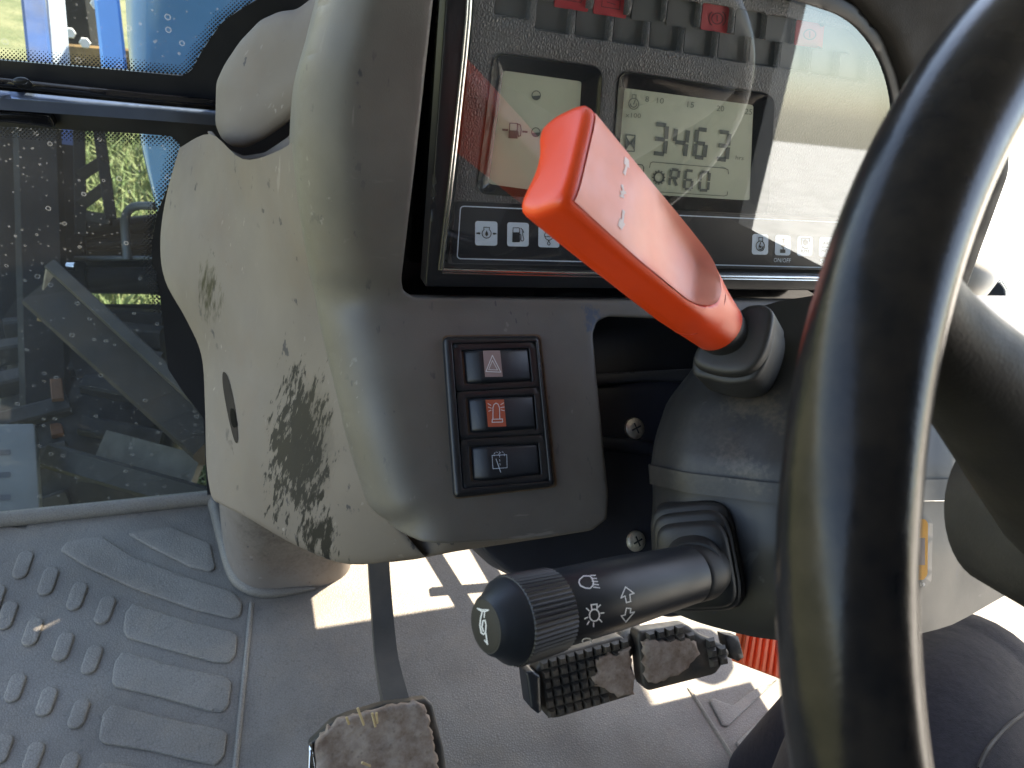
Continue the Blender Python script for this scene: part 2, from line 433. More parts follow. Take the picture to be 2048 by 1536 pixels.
def m_mud_f():
    t = NT('dried_mud'); n = t.noise(55, 8, rough=.65); c = t.mix(t.ramp(n, .35, .65), (.19, .13, .095), (.37, .30, .245))
    c = t.mix(t.ramp(t.voro(150), .06, .26, .35, 0), c, (.08, .055, .035))
    return t.done(t.pbr(c, .9, 0, .2, t.bump(t.noise(260, 8, rough=.7), .5, .0012)))
m_mud = m_mud_f()
def m_face_f():
    t = NT('textured_face'); b = t.bump(t.voro(520, 'DISTANCE_TO_EDGE', stretch=(1, 1, .75)), .75, .0012)
    b2 = t.bump(t.noise(700, 4), .4, .0006, b); c = t.mix(t.ramp(t.noise(12, 3), .3, .7), (.075, .075, .076), (.10, .099, .096))
    return t.done(t.pbr(c, .42, 0, .5, b2))
m_face = m_face_f()
def m_mat_f(name, k=1., warm=0):
    t = NT(name); c = t.mix(t.ramp(t.noise(7, 6), .3, .7), (.158*k, .143*k, .124*k), (.215*k, .197*k, .170*k))
    c = t.mix(t.ramp(t.noise(26, 6, off=(3, 3, 3)), .48, .8, 0, .55), c, (.24*k, .20*k, .15*k))
    c = t.mix(t.ramp(t.noise(6, 5, off=(8, 2, 1)), .45, .68, 0, .65), c, (.09*k, .075*k, .06*k))
    leather = t.voro(330, 'DISTANCE_TO_EDGE'); b = t.bump(leather, .55, .0014); b = t.bump(t.noise(900, 3), .25, .0006, b)
    c = t.mix(t.ramp(leather, .0, .09, .45, 0), c, (.04, .038, .035))
    sp = t.math('MULTIPLY', t.ramp(t.voro(90), .035, .05, .7, 0), t.ramp(t.noise(9, 2, off=(5, 5, 5)), .52, .6)); c = t.mix(sp, c, (.42, .37, .28))
    return t.done(t.pbr(c, t.ramp(t.noise(15, 4), .3, .7, .45, .62), 0, .45, b))
m_mat = m_mat_f('floor_mat_rubber'); m_pad = m_mat_f('mat_pad_rubber', 1.12)
def m_lcd_f():
    t = NT('lcd_glass'); c = t.mix(t.ramp(t.noise(30, 3), .3, .7), (.48, .51, .38), (.54, .56, .43)); return t.done(t.pbr(c, .25, 0, .4))
m_lcd = m_lcd_f(); m_seg = plastic('lcd_segment', (.085, .10, .085), .5); m_segdim = plastic('lcd_segment_dim', (.15, .165, .13), .5)
def m_glass_f(name, tint, refl, haze, spots, rough=.01):
    t = NT(name); tr = t.n('ShaderNodeBsdfTransparent'); tr.inputs[0].default_value = (*tint, 1)
    gl = t.n('ShaderNodeBsdfGlossy'); gl.inputs['Roughness'].default_value = rough; gl.inputs[0].default_value = (.86, .94, 1, 1)
    lw = t.n('ShaderNodeLayerWeight'); lw.inputs[0].default_value = .5
    fac = t.math('ADD', refl, t.math('MULTIPLY', t.math('POWER', lw.outputs['Facing'], 5.0), .8), True)
    m1 = t.n('ShaderNodeMixShader'); t.l(fac, m1.inputs[0]); t.l(tr.outputs[0], m1.inputs[1]); t.l(gl.outputs[0], m1.inputs[2])
    df = t.n('ShaderNodeBsdfDiffuse'); df.inputs[0].default_value = (.75, .75, .72, 1)
    tl = t.n('ShaderNodeBsdfTranslucent'); tl.inputs[0].default_value = (.75, .75, .72, 1)
    dd = t.n('ShaderNodeMixShader'); t.l(df.outputs[0], dd.inputs[1]); t.l(tl.outputs[0], dd.inputs[2])
    hz = t.ramp(t.noise(9, 4), .35, .7, haze*.5, haze)
    if spots:
        v = t.voro(88, 'F1', 'Distance'); cl = t.voro(88, 'F1', 'Color'); v2 = t.voro(150, 'F1', 'Distance')
        sep = t.n('ShaderNodeSeparateColor'); t.l(cl, sep.inputs[0])
        rad = t.ramp(sep.outputs[0], .15, 1., .0, .25); q = t.math('DIVIDE', v, t.math('ADD', rad, .0001))
        ring = t.math('MULTIPLY', t.ramp(q, .45, .9), t.ramp(q, .9, 1.1, 1, 0)); ring = t.math('MULTIPLY', ring, t.ramp(sep.outputs[1], .3, .9))
        dots = t.math('MULTIPLY', t.ramp(v2, .10, .2, 1, 0), t.ramp(t.noise(14, 2), .42, .55))
        hz = t.math('ADD', hz, t.math('MULTIPLY', t.math('MAXIMUM', ring, t.math('MULTIPLY', dots, .6)), spots), True)
    m2 = t.n('ShaderNodeMixShader'); t.set(m2.inputs[0], hz); t.l(m1.outputs[0], m2.inputs[1]); t.l(dd.outputs[0], m2.inputs[2])
    return t.done(m2.outputs[0])
m_pane = m_glass_f('windscreen_glass', (.66, .74, .73), .05, .030, .22)
m_cover = m_glass_f('cluster_cover_glass', (.97, .97, .97), .17, .02, 0, .02)
m_side = m_glass_f('side_glass', (.85, .9, .9), .05, .01, 0)
def m_rim_f():
    t = NT('wheel_rim_foam'); c = t.mix(t.ramp(t.noise(90, 5), .35, .65), (.010, .010, .012), (.022, .019, .018))
    b = t.bump(t.noise(700, 4, stretch=(1, 1, .4)), .22, .0003)
    return t.done(t.pbr(c, t.ramp(t.noise(120, 4), .3, .7, .17, .26), 0, .30, b))
m_rim = m_rim_f()
def m_denim_f():
    t = NT('trouser_cloth'); c = t.mix(t.ramp(t.noise(300, 3), .3, .7), (.009, .008, .014), (.017, .015, .023))
    b = t.bump(t.noise(18, 3), .5, .006); b = t.bump(t.noise(1100, 2), .5, .0008, b); return t.done(t.pbr(c, .85, 0, .25, b))
m_denim = m_denim_f(); m_stitch = plastic('stitch_thread', (.022, .019, .018), .8)
def m_ground_f():
    t = NT('field_soil'); sx = t.n('ShaderNodeSeparateXYZ'); t.l(t.pos(), sx.inputs[0])
    g = t.mix(t.ramp(t.noise(3, 6), .35, .65), (.085, .10, .045), (.165, .16, .085)); s = t.mix(t.ramp(t.noise(2.2, 6), .35, .65), (.54, .52, .475), (.68, .66, .61))
    x = t.math('ADD', sx.outputs[0], t.math('MULTIPLY', t.math('SUBTRACT', t.noise(.6, 3), .5), 3.)); c = t.mix(t.ramp(x, .8, 2.6), g, s)
    return t.done(t.pbr(c, .9, 0, .2, t.bump(t.noise(30, 6), .8, .03)))
m_ground = m_ground_f()
def m_grass_f():
    t = NT('grass_blades'); c = t.mix(t.ramp(t.noise(20, 3), .3, .7), (.065, .115, .028), (.19, .20, .085)); return t.done(t.pbr(c, .7, 0, .3))
m_grass = m_grass_f()

Wp = lambda *a: W(*a)
BEIGE, BEIGE2 = (.150, .128, .112), (.192, .166, .146)
m_console = patchy('weathered_console_plastic', BEIGE, BEIGE2, .62, [
    (W(634, 895, .545), (.031, .055, .078), (.020, .0180, .0155), .8, True, .24), (W(612, 905, .55), (.032, .05, .075), (.028, .0255, .023), .2, True, 1.25),
    (W(650, 1045, .545), (.016, .04, .036), (.022, .020, .017), .25, True, 1.1),
    (W(432, 575, .63), (.018, .04, .030), (.045, .040, .025), .5, True),
    (W(490, 900, .62), (.010, .02, .03), (.05, .048, .04), .5, True),
    (np.array([.11, .64, .14]), (.13, .10, .15), (.075, .058, .043), 1.2, False), (W(490, 1085, .75), (.03, .05, .03), (.05, .045, .04), .5, True)], spec=.16)
m_fascia = patchy('dark_fascia_plastic', (.098, .090, .083), (.136, .126, .115), .46, [
    (W(1195, 640, .53), (.012, .02, .012), (.05, .065, .10), .4, True),
    (W(1060, 1062, .47), (.022, .02, .004), (.015, .02, .035), .3, True),
    (W(925, 607, .54), (.010, .02, .005), (.22, .17, .11), .6, False),
    (W(785, 600, .55), (.003, .02, .010), (.04, .05, .07), .4, True)], vs=16)

# ================================================================== setting
def quad(name, P, m, parent=None): return add_obj(name, P, [tuple(range(len(P)))], m, parent, False)
g = quad('ground', [(-60, -40, -1.05), (60, -40, -1.05), (60, 120, -1.05), (-60, 120, -1.05)], m_ground); tag(g, kind='structure')
# grass tufts that show through the windscreen
gb = MB()
for i in range(15000):
    x, y = rng.uniform(-1.6, .2), rng.uniform(1.6, 6.0); h = rng.uniform(.05, .16); a = rng.uniform(0, 6.28); l = rng.normal(0, .06, 2); b = .006+.004*rng.random()
    p = np.array([x, y, -1.05]); dx = np.array([math.cos(a)*b, math.sin(a)*b, 0]); tp = p+np.array([l[0], l[1], h])
    md = p+np.array([l[0]*.35, l[1]*.35, h*.6]); gb.add([p-dx, p+dx, md+dx*.7, md-dx*.7, tp], [(0, 1, 2, 3), (3, 2, 4)])
tag(gb.build('grass', m_grass, smooth=False), 'green and straw coloured grass seen through the windscreen', 'grass', kind='stuff')
# cab shell: floor pan, roof and rear wall that keep the direct sun off the dashboard
def boxg(mn, mx):
    V = [(x, y, z) for z in (mn[2], mx[2]) for y in (mn[1], mx[1]) for x in (mn[0], mx[0])]
    return V, [(0, 1, 3, 2), (4, 5, 7, 6), (0, 1, 5, 4), (2, 3, 7, 6), (0, 2, 6, 4), (1, 3, 7, 5)]
fl = MB().add(*boxg((-.55, -1.04, -.05), (1.04, .806, -.012))).build('floor', m_pillar, smooth=False)
tag(fl, kind='structure')
rf = MB().add(*boxg((-.62, -1.05, 1.40), (1.20, .925, 1.48))).build('ceiling', m_head, smooth=False); tag(rf, kind='structure')
bk = MB().add(*boxg((-.55, -1.08, -.02), (1.08, -1.04, 1.40)))
bk.add(*boxg((1.04, -1.04, -.02), (1.08, -.39, 1.40))); bk.add(*boxg((-.55, -1.04, -.02), (-.51, -.45, 1.40)))
bk = bk.build('wall', m_pillar, smooth=False); tag(bk, kind='structure')

# ------------------------------------------------------------------ front windscreen
NW = (0, -1, 0)
ws = thing('windscreen', WIN(200, 600), 'dirty split windscreen left of the dashboard with black dotted border', 'windscreen')
up_p = [(-100, 105), (0, 120), (239, 140), (342, 150), (366, 152), (384, 140), (403, 103), (444, 44), (489, 14), (530, -10), (560, -60), (560, -160), (-100, -160)]
lo_p = [(-100, 248), (0, 253), (113, 258), (273, 267), (342, 272), (362, 290), (342, 359), (314, 427), (304, 480), (304, 525), (314, 548), (328, 658), (335, 736), (369, 788), (407, 835), (414, 982), (416, 1003), (0, 1047), (-100, 1058)]
relief('ceramic_border', [(-180, -230), (700, -230), (700, 560), (560, 980), (-180, 1085)], WIN, NW, m_black, ws, R=0, thick=.004, step=40, holes=[rpoly(up_p, 14), rpoly(lo_p, 8)], hole_R=0)
relief('upper_pane', [(-170, -200), (620, -200), (560, 170), (-170, 140)], WIN.off(-.005), NW, m_pane, ws, R=0, thick=0, step=60)
relief('lower_pane', [(-170, 235), (600, 250), (480, 985), (-170, 1065)], WIN.off(-.005), NW, m_pane, ws, R=0, thick=0, step=60)
def fringe(poly, edge, wd):
    mb = Mark(WIN.off(.0006), NW, 0)
    P = np.array([(x, y) for j, y in enumerate(np.arange(-160, 600, 4.2)) for x in np.arange(-60+(j % 2)*4.2, 560, 8.4)])
    # dots follow the slope of the bar
    P = np.stack([P[:, 0], P[:, 1]+P[:, 0]*.085], 1)
    d0 = segdist(P, edge, False); ok = inside(P, poly) & (d0 < wd); v = []; fcs = []
    for (x, y), q in zip(P[ok], d0[ok]):
        s = 3.5*(1-q/wd*.62); n = len(v); v += [(x-s, y), (x, y-s), (x+s, y), (x, y+s)]; fcs.append((n, n+1, n+2, n+3))
    mb.add([mb.P3(p) for p in v], fcs); return mb
fr = fringe(up_p, up_p[:11], 24); q2 = fringe(lo_p, lo_p[:12], 24); fr.add(q2.v, q2.f); fr.build('dot_fringe', m_black, ws)
relief('crossbar', rpoly([(-120, 140), (0, 152), (300, 184), (440, 196), (440, 214), (300, 202), (0, 174), (-120, 164)], 4), Plane(WIN.off(.022)(200, 190), tilt(.55)), tilt(.55), m_gloss, ws, R=10, thick=.03, rpx=.6e-3, step=20)
tl_ = tilt(2.1); relief('crossbar_ledge', rpoly([(-120, 168), (0, 178), (300, 207), (440, 219), (440, 229), (300, 217), (0, 194.5), (-120, 184.5)], 3), Plane(WIN.off(.034)(200, 202), tl_), tl_, plastic('satin_bar', (.17, .21, .30), .34, metal=.85), ws, R=4, thick=.012, rpx=.6e-3, step=20)
relief('edge_highlight', rpoly([(-120, 186.5), (0, 197), (300, 219.5), (440, 231), (440, 234.5), (300, 223), (0, 200.5), (-120, 190)], .5), Plane(WIN.off(.03)(200, 190), tilt(.2)), tilt(.2), m_plate, ws, R=0, thick=.004, step=30)  # thin pale strip drawn as the highlight along the bar's lower edge
relief('bolt_head', catmull([(22, 160), (32, 153), (48, 153), (58, 160), (48, 167), (30, 167)], 4, True), Plane(WIN.off(.036)(40, 160), tilt(.55)), tilt(.55), m_black, ws, R=6, thick=.012, rpx=.6e-3, step=5)
relief('catch', rpoly([(-60, 221), (60, 224), (100, 230), (111, 254), (104, 258), (20, 248), (-60, 244)], 7), WIN.off(.014), NW, m_gloss, ws, R=7, thick=.012, rpx=.7e-3, step=8)

# ------------------------------------------------------------------ floor mat
z3 = lambda P: [(x/2.866, 1000+y/2.866) for x, y in P]
fm = thing('floor_mat', FLOOR(700, 1450), 'grey moulded rubber floor mat with raised pads under the pedals', 'floor mat')
UP = (0, 0, 1)
relief('mat_sheet', rpoly([(-300, 1078), (0, 1046), (428, 1003), (447, 1062), (470, 1140), (496, 1182), (560, 1182), (575, 1100), (600, 1000), (1500, 910), (2150, 1200), (2900, 2300), (-600, 2300)], 6), FLOOR, UP, m_mat, fm, R=8, thick=.01, step=50, rpx=.6e-3)
lip = [(-60, 1051), (0, 1044), (200, 1023), (425, 999)]
tube('raised_lip', [FLOOR(*p)+np.array([0, 0, .004]) for p in lip], .011, m_mat, fm, seg=12)
lip2 = [(428, 1000), (446, 1070), (463, 1132), (480, 1164), (510, 1183), (545, 1187), (580, 1185), (605, 1182), (630, 1179)]
tube('raised_lip', [FLOOR(*p)+np.array([0, 0, .003]) for p in lip2], [.010, .010, .010, .010, .009, .008, .006, .004, .002], m_mat, fm, seg=12)
FP = FLOOR.off(.0032)
for cx, cy in ((130, 365), (275, 460), (440, 545), (600, 625), (40, 655), (185, 750), (360, 835), (525, 910), (-110, 985), (85, 1070), (265, 1150), (450, 1220), (-150, 1320), (10, 1420), (190, 1465), (390, 1530), (120, 1790), (310, 1850), (-30, 560)):
    c = np.array((cx, cy), float); ax = np.array((26., -72.)); sd = np.array((44., 6.)); pr = []
    sc = 1+(cy-700)*.00006
    for k in range(20):
        a = 2*math.pi*k/20; ca, sa = math.cos(a), math.sin(a)
        pr.append(c+(sd*ca+ax*(1. if sa > 0 else -1.)*.62+np.array((30., -60.))*sa*.62)*sc)
    relief('raised_pad', z3(pr), FP, UP, m_pad, fm, R=3, thick=.006, step=9, rpx=.6e-3)
for P in ([(735, 190), (760, 178), (985, 150), (1205, 245), (1235, 390), (1205, 405), (1090, 380), (850, 260)],
          [(345, 285), (380, 240), (480, 215), (580, 205), (760, 320), (1080, 440), (1330, 520), (1390, 590), (1375, 660), (1330, 675), (1100, 620), (760, 500), (500, 380)],
          [(760, 590), (800, 600), (1080, 690), (1330, 750), (1360, 775), (1350, 880), (1310, 930), (1230, 925), (900, 835), (730, 785), (705, 740), (720, 640)],
          [(700, 865), (740, 870), (1000, 950), (1290, 1010), (1325, 1040), (1310, 1170), (1280, 1210), (1200, 1205), (900, 1120), (660, 1065), (640, 1040), (655, 930)],
          [(640, 1170), (690, 1175), (900, 1235), (1260, 1310), (1300, 1330), (1285, 1460), (1240, 1515), (1150, 1500), (850, 1430), (590, 1390), (565, 1360), (590, 1220)],
          [(590, 1500), (700, 1510), (900, 1560), (1230, 1640), (1260, 1800), (1200, 1850), (850, 1780), (530, 1720), (510, 1690), (540, 1550)]):
    relief('raised_pad', z3(rpoly(P, 16)), FP, UP, m_pad, fm, R=3, thick=.006, step=14, rpx=.6e-3)
zr = lambda P: [(1348+x/2.866, 1000+y/2.866) for x, y in P]
for P in ([(205, 1150), (222, 1133), (340, 1175), (420, 1110), (520, 1050), (600, 1020), (310, 1295), (280, 1290)], [(355, 1390), (620, 1130), (900, 1010), (980, 1120), (700, 1360), (450, 1527), (430, 1520)], [(480, 1640), (760, 1480), (1100, 1230), (1300, 1500), (700, 1900), (560, 1850)]):
    relief('raised_pad', zr(rpoly(P, 12)), FP, UP, m_pad, fm, R=3, thick=.006, step=14, rpx=.6e-3)
for a, b in (((503, 1207), (468, 1560)), ((1377, 1376), (1500, 1570))):
    P = [FLOOR(a[0]+(b[0]-a[0])*t, a[1]+(b[1]-a[1])*t) for t in (0, .5, 1)]; tube('moulded_seam', P, .0028, m_pad, fm, seg=8)

# ------------------------------------------------------------------ dashboard console
dc = thing('dashboard_console', FLOOR(560, 1150), 'weathered grey dashboard console with scuffed left side beside the floor mat', 'dashboard')
NF, NK = FA.n, KL.n
KS = KL.off(.016)
def smooth(t): t = min(1, max(0, t)); return t*t*(3-2*t)
def dash_depth(x, y):
    a, b = KS.depth(x, y), FA.depth(x, y); t = smooth((y-540)/110.); return a*(1-t)+b*t
def dash(x, y): return W(x, y, dash_depth(x, y))
seam = [(668, -90), (640, 20), (613, 120), (603, 230), (604, 300), (615, 420), (632, 540), (655, 660), (682, 780), (706, 890), (732, 985), (757, 1052), (792, 1084)]
seam_s = catmull(seam, 4)
def seam_round(V):
    R = 118.; dd = np.clip(segdist(V, seam_s, False), 0, R); return -(R-np.sqrt(np.maximum(R*R-(R-dd)**2, 0)))*.40e-3
NM = (NF+NK)/np.linalg.norm(NF+NK)
fo = seam_s+[(p[0], p[1]) for p in rpoly([(792, 1084), (850, 1093), (1100, 1077), (1186, 1063), (1216, 1040), (1219, 990), (1205, 850), (1192, 720), (1188, 668), (1196, 644), (1218, 634), (1300, 637), (1660, 642), (1660, 602), (1200, 600), (830, 595), (808, 582), (804, 560), (835, 300), (868, 0), (880, -90)], 7)[1:]]
relief('fascia', fo, dash, NM, m_fascia, dc, R=8, thick=.022, step=15, extra=seam_round, rpx=.36e-3)
# left side panel
def srf(x, y, e=.0): return W(x, y, dash_depth(x, y)+.030+e)
rows = []
R_ = [([(362, 294), (420, 268), (485, 318), (560, 300), (612, 262)], .68),
      ([(337, 390), (410, 388), (490, 400), (560, 392), (618, 380)], .69),
      ([(325, 480), (400, 482), (490, 490), (570, 492), (630, 490)], .69),
      ([(334, 560), (410, 570), (500, 586), (580, 596), (650, 592)], .68),
      ([(376, 640), (440, 660), (520, 680), (600, 690), (672, 695)], .67),
      ([(406, 712), (465, 735), (540, 755), (620, 775), (690, 795)], .66),
      ([(413, 810), (470, 832), (550, 860), (640, 880), (711, 893)], .65),
      ([(416, 925), (475, 945), (560, 970), (660, 990), (738, 988)], .64),
      ([(424, 985), (485, 1012), (580, 1045), (680, 1068), (790, 1062)], .63),
      ([(432, 1003), (491, 1033), (593, 1090), (698, 1126), (832, 1112)], .63),
      ([(438, 1003), (498, 1030), (600, 1084), (702, 1118), (836, 1104)], .66),
      ([(445, 1000), (505, 1022), (606, 1072), (708, 1104), (840, 1092)], .72)]
for i, (rw, ds) in enumerate(R_):
    de = dash_depth(*rw[-1])+.030+(.0 if i < 9 else (.005, .02, .08)[i-9]); n = len(rw)
    pts = [W(rw[0][0]+14, rw[0][1], ds+.10), W(rw[0][0]+3, rw[0][1], ds+.03)]
    for j, (x, y) in enumerate(rw):
        t = 1-j/(n-1); pts.append(W(x, y, de+(ds-de)*t**1.35))
    pts.append(W(rw[-1][0]+16, rw[-1][1], de+.004)); rows.append(pts)
V, F = loft_g(rows, nu=5, nv=5); add_obj('side_panel', V, F, m_console, dc, True, 60)
sp_bv = mathutils.bvhtree.BVHTree.FromPolygons([Vector(v) for v in V], F)
def onside(x, y):
    h = sp_bv.ray_cast(Vector(CAM), Vector(ray(x, y))); return np.array(h[0])-ray(x, y)*.0008
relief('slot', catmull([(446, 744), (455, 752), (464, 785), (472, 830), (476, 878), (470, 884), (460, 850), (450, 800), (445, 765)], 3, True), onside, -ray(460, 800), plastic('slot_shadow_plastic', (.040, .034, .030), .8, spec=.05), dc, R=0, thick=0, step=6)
relief('slot_catch', catmull([(461, 818), (468, 820), (472, 838), (474, 852), (466, 854), (461, 838)], 3, True), lambda x, y: onside(x, y)-ray(x, y)*.0008, -ray(460, 800), plastic('slot_black', (.006, .006, .006), .8, spec=.05), dc, R=0, thick=0, step=5)
relief('vent_lip', rpoly([(413, 262), (424, 262), (447, 294), (487, 312), (530, 305), (575, 275), (612, 235), (616, 268), (575, 302), (530, 322), (485, 326), (440, 312)], 5), lambda x, y: W(x, y, .655-(x-420)*.00034), -ray(510, 300), m_console, dc, R=8, thick=.012, rpx=.4e-3, step=9)
# rolled lower edge under the switch fascia
relief('lower_edge', rpoly([(792, 1050), (1190, 1040), (1195, 1062), (1100, 1078), (1008, 1092), (922, 1105), (840, 1121), (790, 1127), (764, 1127), (775, 1090)], 6), lambda x, y: W(x, y, FA.depth(x, min(y, 1075))+.026+.022*smooth((905-x)/115.)), NF, m_console, dc, R=26, thick=.05, rpx=.4e-3, step=14)
# pedestal standing on the floor
pl = catmull([(-.012, .80), (-.008, .72), (.004, .665), (.030, .638), (.075, .634), (.13, .64), (.155, .67), (.16, .74), (.16, .80)], 5)
rows = [[np.array([x+(.0 if z < .05 else -.01*z), y-(.06*(z/.34)**2), z]) for x, y in pl] for z in (0, .004, .06, .14, .22, .34)]
V, F = loft_g(rows, nu=1, nv=3); add_obj('pedestal', V, F, m_console, dc, True, 60)
# dark pocket beside the switches
relief('pocket_back', box_px(1150, 600, 1700, 820), FA.off(-.055), NF, m_black, dc, R=0, thick=.01, step=60)
relief('pocket_ledge', [(1180, 748), (1300, 741), (1420, 735), (1420, 764), (1300, 760), (1180, 772)], FA.off(-.045), NF, m_shroud, dc, R=5, thick=.012, step=14)
# unseen boxes behind the dashboard, added and shaped to keep sun off the floor
bb = MB()
for mn, mx in (((.095, .64, .40), (.30, .79, .95)), ((.30, .60, .62), (.60, .74, .95)), ((.60, .38, .44), (.86, .50, .52))): bb.add(*boxg(mn, mx))
bb.build('sun_block_boxes', m_shroud, dc, False)
# hood round the cluster and inner wall of the opening
hood_in = [(886, -90), (874, 0), (838, 300), (812, 545), (812, 566), (826, 577), (1660, 581), (1760, 560), (1812, 400), (1812, 250), (1800, 170), (1766, 80), (1712, 20), (1640, -20), (1500, -60), (1300, -90)]
relief('hood', rpoly([(1300, -200), (2050, -200), (2030, 350), (1930, 620), (1660, 612), (1660, 583), (1775, 560), (1822, 400), (1826, 250), (1812, 160), (1778, 70), (1722, 5), (1640, -40), (1500, -80), (1300, -105)], 20), KS, NK, plastic('hood_plastic', (.013, .012, .011), .65, 900, .3, dust=(.06, .05, .04), dust_amt=.25, spec=.2), dc, R=26, thick=.05, step=22, rpx=.36e-3)
relief('opening_liner', rpoly([(868, -90), (1850, -90), (1860, 605), (803, 598), (800, 560), (830, 300)], 6), KL.off(-.022), NK, m_gloss, dc, R=0, thick=.012, step=80)

# ------------------------------------------------------------------ air vents
vn = relief('air_vent', rpoly([(596, 14), (560, 18), (520, 36), (478, 80), (446, 128), (429, 165), (427, 252), (440, 282), (462, 298), (492, 300), (535, 278), (575, 250), (600, 228), (660, 190), (700, 60), (690, -20), (640, -20)], 12), lambda x, y: W(x, y, .625-(x-420)*.00030+(y-150)*.00005), -ray(540, 160), m_console, R=62, thick=.035, rpx=.36e-3, step=12)
tag(vn, 'faded grey swivel air vent above the left side of the console', 'air vent')
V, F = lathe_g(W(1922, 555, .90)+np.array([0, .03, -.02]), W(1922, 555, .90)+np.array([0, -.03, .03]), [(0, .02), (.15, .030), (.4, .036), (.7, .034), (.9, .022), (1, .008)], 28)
tag(add_obj('air_vent', V, F, plastic('sunlit_vent', (.62, .60, .55), .5)), 'air vent with sunlight painted into its white colour behind the right side of the steering wheel', 'air vent')  # sunlit look put into the pale base colour

# ------------------------------------------------------------------ instrument cluster
ic = thing('instrument_cluster', KL(1300, 575), 'digital instrument cluster with two grey screens and rows of warning lights', 'instrument cluster')
glass_o = rpoly([(945, -90), (940, 40), (886, 537), (1700, 551), (1782, 540), (1786, 200), (1760, 110), (1700, 36), (1600, 4), (1500, -30), (1400, -90)], [3, 3, 3, 3, 20, 40, 60, 60, 50, 40, 3])
relief('bezel', rpoly([(898, -90), (892, 0), (850, 574), (1660, 582), (1810, 575), (1822, 260), (1806, 170), (1770, 76), (1716, 12), (1640, -28), (1500, -75), (1450, -90)], 6), KL.off(.008), NK, m_black, ic, R=4, thick=.012, step=24, holes=[glass_o], hole_R=5)
face_o = rpoly([(952, -90), (946, 40), (896, 528), (1700, 541), (1774, 530), (1778, 200), (1752, 115), (1694, 42), (1600, 10), (1500, -20), (1400, -90)], 4)
cells_b = [(1026, -40+44), (1107, 34), (1185, 48), (1260, 60), (1332, 72), (1400, 84), (1467, 95), (1529, 105), (1590, 115), (1650, 125), (1706, 135)]
cells_t = [(1066, -32), (1145, -12+2), (1222, 4), (1297, 16), (1366, 28), (1434, 37), (1500, 48), (1561, 59), (1619, 69), (1674, 79), (1727, 90)]
red = {1, 2, 5, 8}
def cell(c, k):
    x, y = c; wv, h = 35-(x-1026)*.0118, 30-(x-1026)*.0085; sl = .157
    return [(x-wv+.1*h, y-h-wv*sl), (x+wv+.1*h, y-h+wv*sl), (x+wv-.1*h, y+h+wv*sl), (x-wv-.1*h, y+h-wv*sl)]
lcdA = rpoly([(990, 106), (1194, 133), (1214, 380), (957, 388), (955, 372)], [22, 22, 18, 20, 10])
lcdA = rpoly([(988, 104), (1204, 135), (1186, 402), (952, 387)], 24)
lcdB = rpoly([(1238, 141), (1549, 190), (1534, 432), (1218, 414)], 24)
third = rpoly([(1578, 186), (1745, 214), (1738, 436), (1562, 424)], 14)
holes = [rpoly(cell(c, 0), 6) for c in cells_b+cells_t[1:] if c[1] > -30]+[lcdA, lcdB]
relief('face_panel', face_o, KL, NK, m_face, ic, R=0, thick=.007, step=26, holes=holes, hole_R=3)
relief('face_backing', box_px(900, -95, 1790, 550), KL.off(-.0095), NK, m_black, ic, R=0, thick=.003, step=100)
m_lampd = plastic('dark_lens', (.085, .088, .085), .4, 300, .1, var=.15)
for k, c in enumerate(cells_b):
    relief('indicator_lamp', rpoly(cell(c, 0), 4), KL.off(-.0055), NK, m_lampd, ic, R=0, thick=.002, step=30)
for k, c in enumerate(cells_t):
    if k == 0: continue
    o = relief('indicator_lamp', rpoly(cell(c, 0), 4), KL.off(-.0045), NK, m_red if k in red else m_lampd, ic, R=0, thick=.002, step=30)
    if k in red:
        o['label'] = 'red warning lamp lens'; x, y = c; mk = Mark(KL.off(-.0045), NK, .0003)
        if k == 5: mk.arc((x, y), 11, 11, wd=2.2); mk.arc((x, y), 17, 17, 130, 230, 2.2); mk.arc((x, y), 17, 17, -50, 50, 2.2); mk.line([(x, y-6), (x, y+5)], 2.4)
        elif k == 8: mk.arc((x, y), 12, 10, wd=2.2); mk.line([(x, y-6), (x, y+5)], 2.2)
        else: mk.line([(x-18, y-9), (x+18, y-3), (x+17, y+15), (x-19, y+9)], 2, True); mk.line([(x-8, y), (x+8, y+5)], 2)
        mk.build('symbol', plastic('lamp_symbol', (.16, .012, .018), .5), o)
def screen(outl, inner, nm):
    # dished surround from the face down to the screen
    o = [np.array(p) for p in resample(outl, 14)]; ci = np.array(inner).mean(0)
    In = resample(rpoly(inner, 6), 5); V = []; F = []; ring = []
    for p in o:
        j = np.argmin(((In-p)**2).sum(1)); ring.append(In[j])
    n = len(o)
    for p in o: V.append(KL(*p)+NK*.0008)
    for p, q in zip(o, ring): m = p*.82+q*.18; V.append(KL(*m)+NK*(-.0012))
    for q in ring: V.append(KL.off(-.006)(*q))
    for a in range(2):
        for i in range(n): k = (i+1) % n; F.append((a*n+i, a*n+k, (a+1)*n+k, (a+1)*n+i))
    s = relief('lcd_screen', inner, KL.off(-.0062), NK, m_lcd, ic, R=0, thick=.001, step=60)
    add_obj('screen_surround', V, F, m_gloss, s, True, 50); return s
sA = screen(lcdA, [(1007, 141), (1163, 163), (1150, 392), (978, 368)], 'a')
sB = screen(lcdB, [(1249, 176), (1507, 210), (1499, 401), (1232, 385)], 'b')
KD = KL.off(-.006)
a = Mark(KD, NK, .0004, org=(940, 90), k=7.314)
a.arc((965, 735), 62, 66, wd=1.6).disc((965, 735), 62, 66, 16, 0, 180).arc((960, 1275), 62, 66, wd=1.6).disc((960, 1275), 62, 66, 16, 0, 180)
a.line([(580, 1140), (690, 1147), (685, 1360), (565, 1355)], 1.8, True).fill([(572, 1245), (688, 1250), (685, 1360), (565, 1355)])
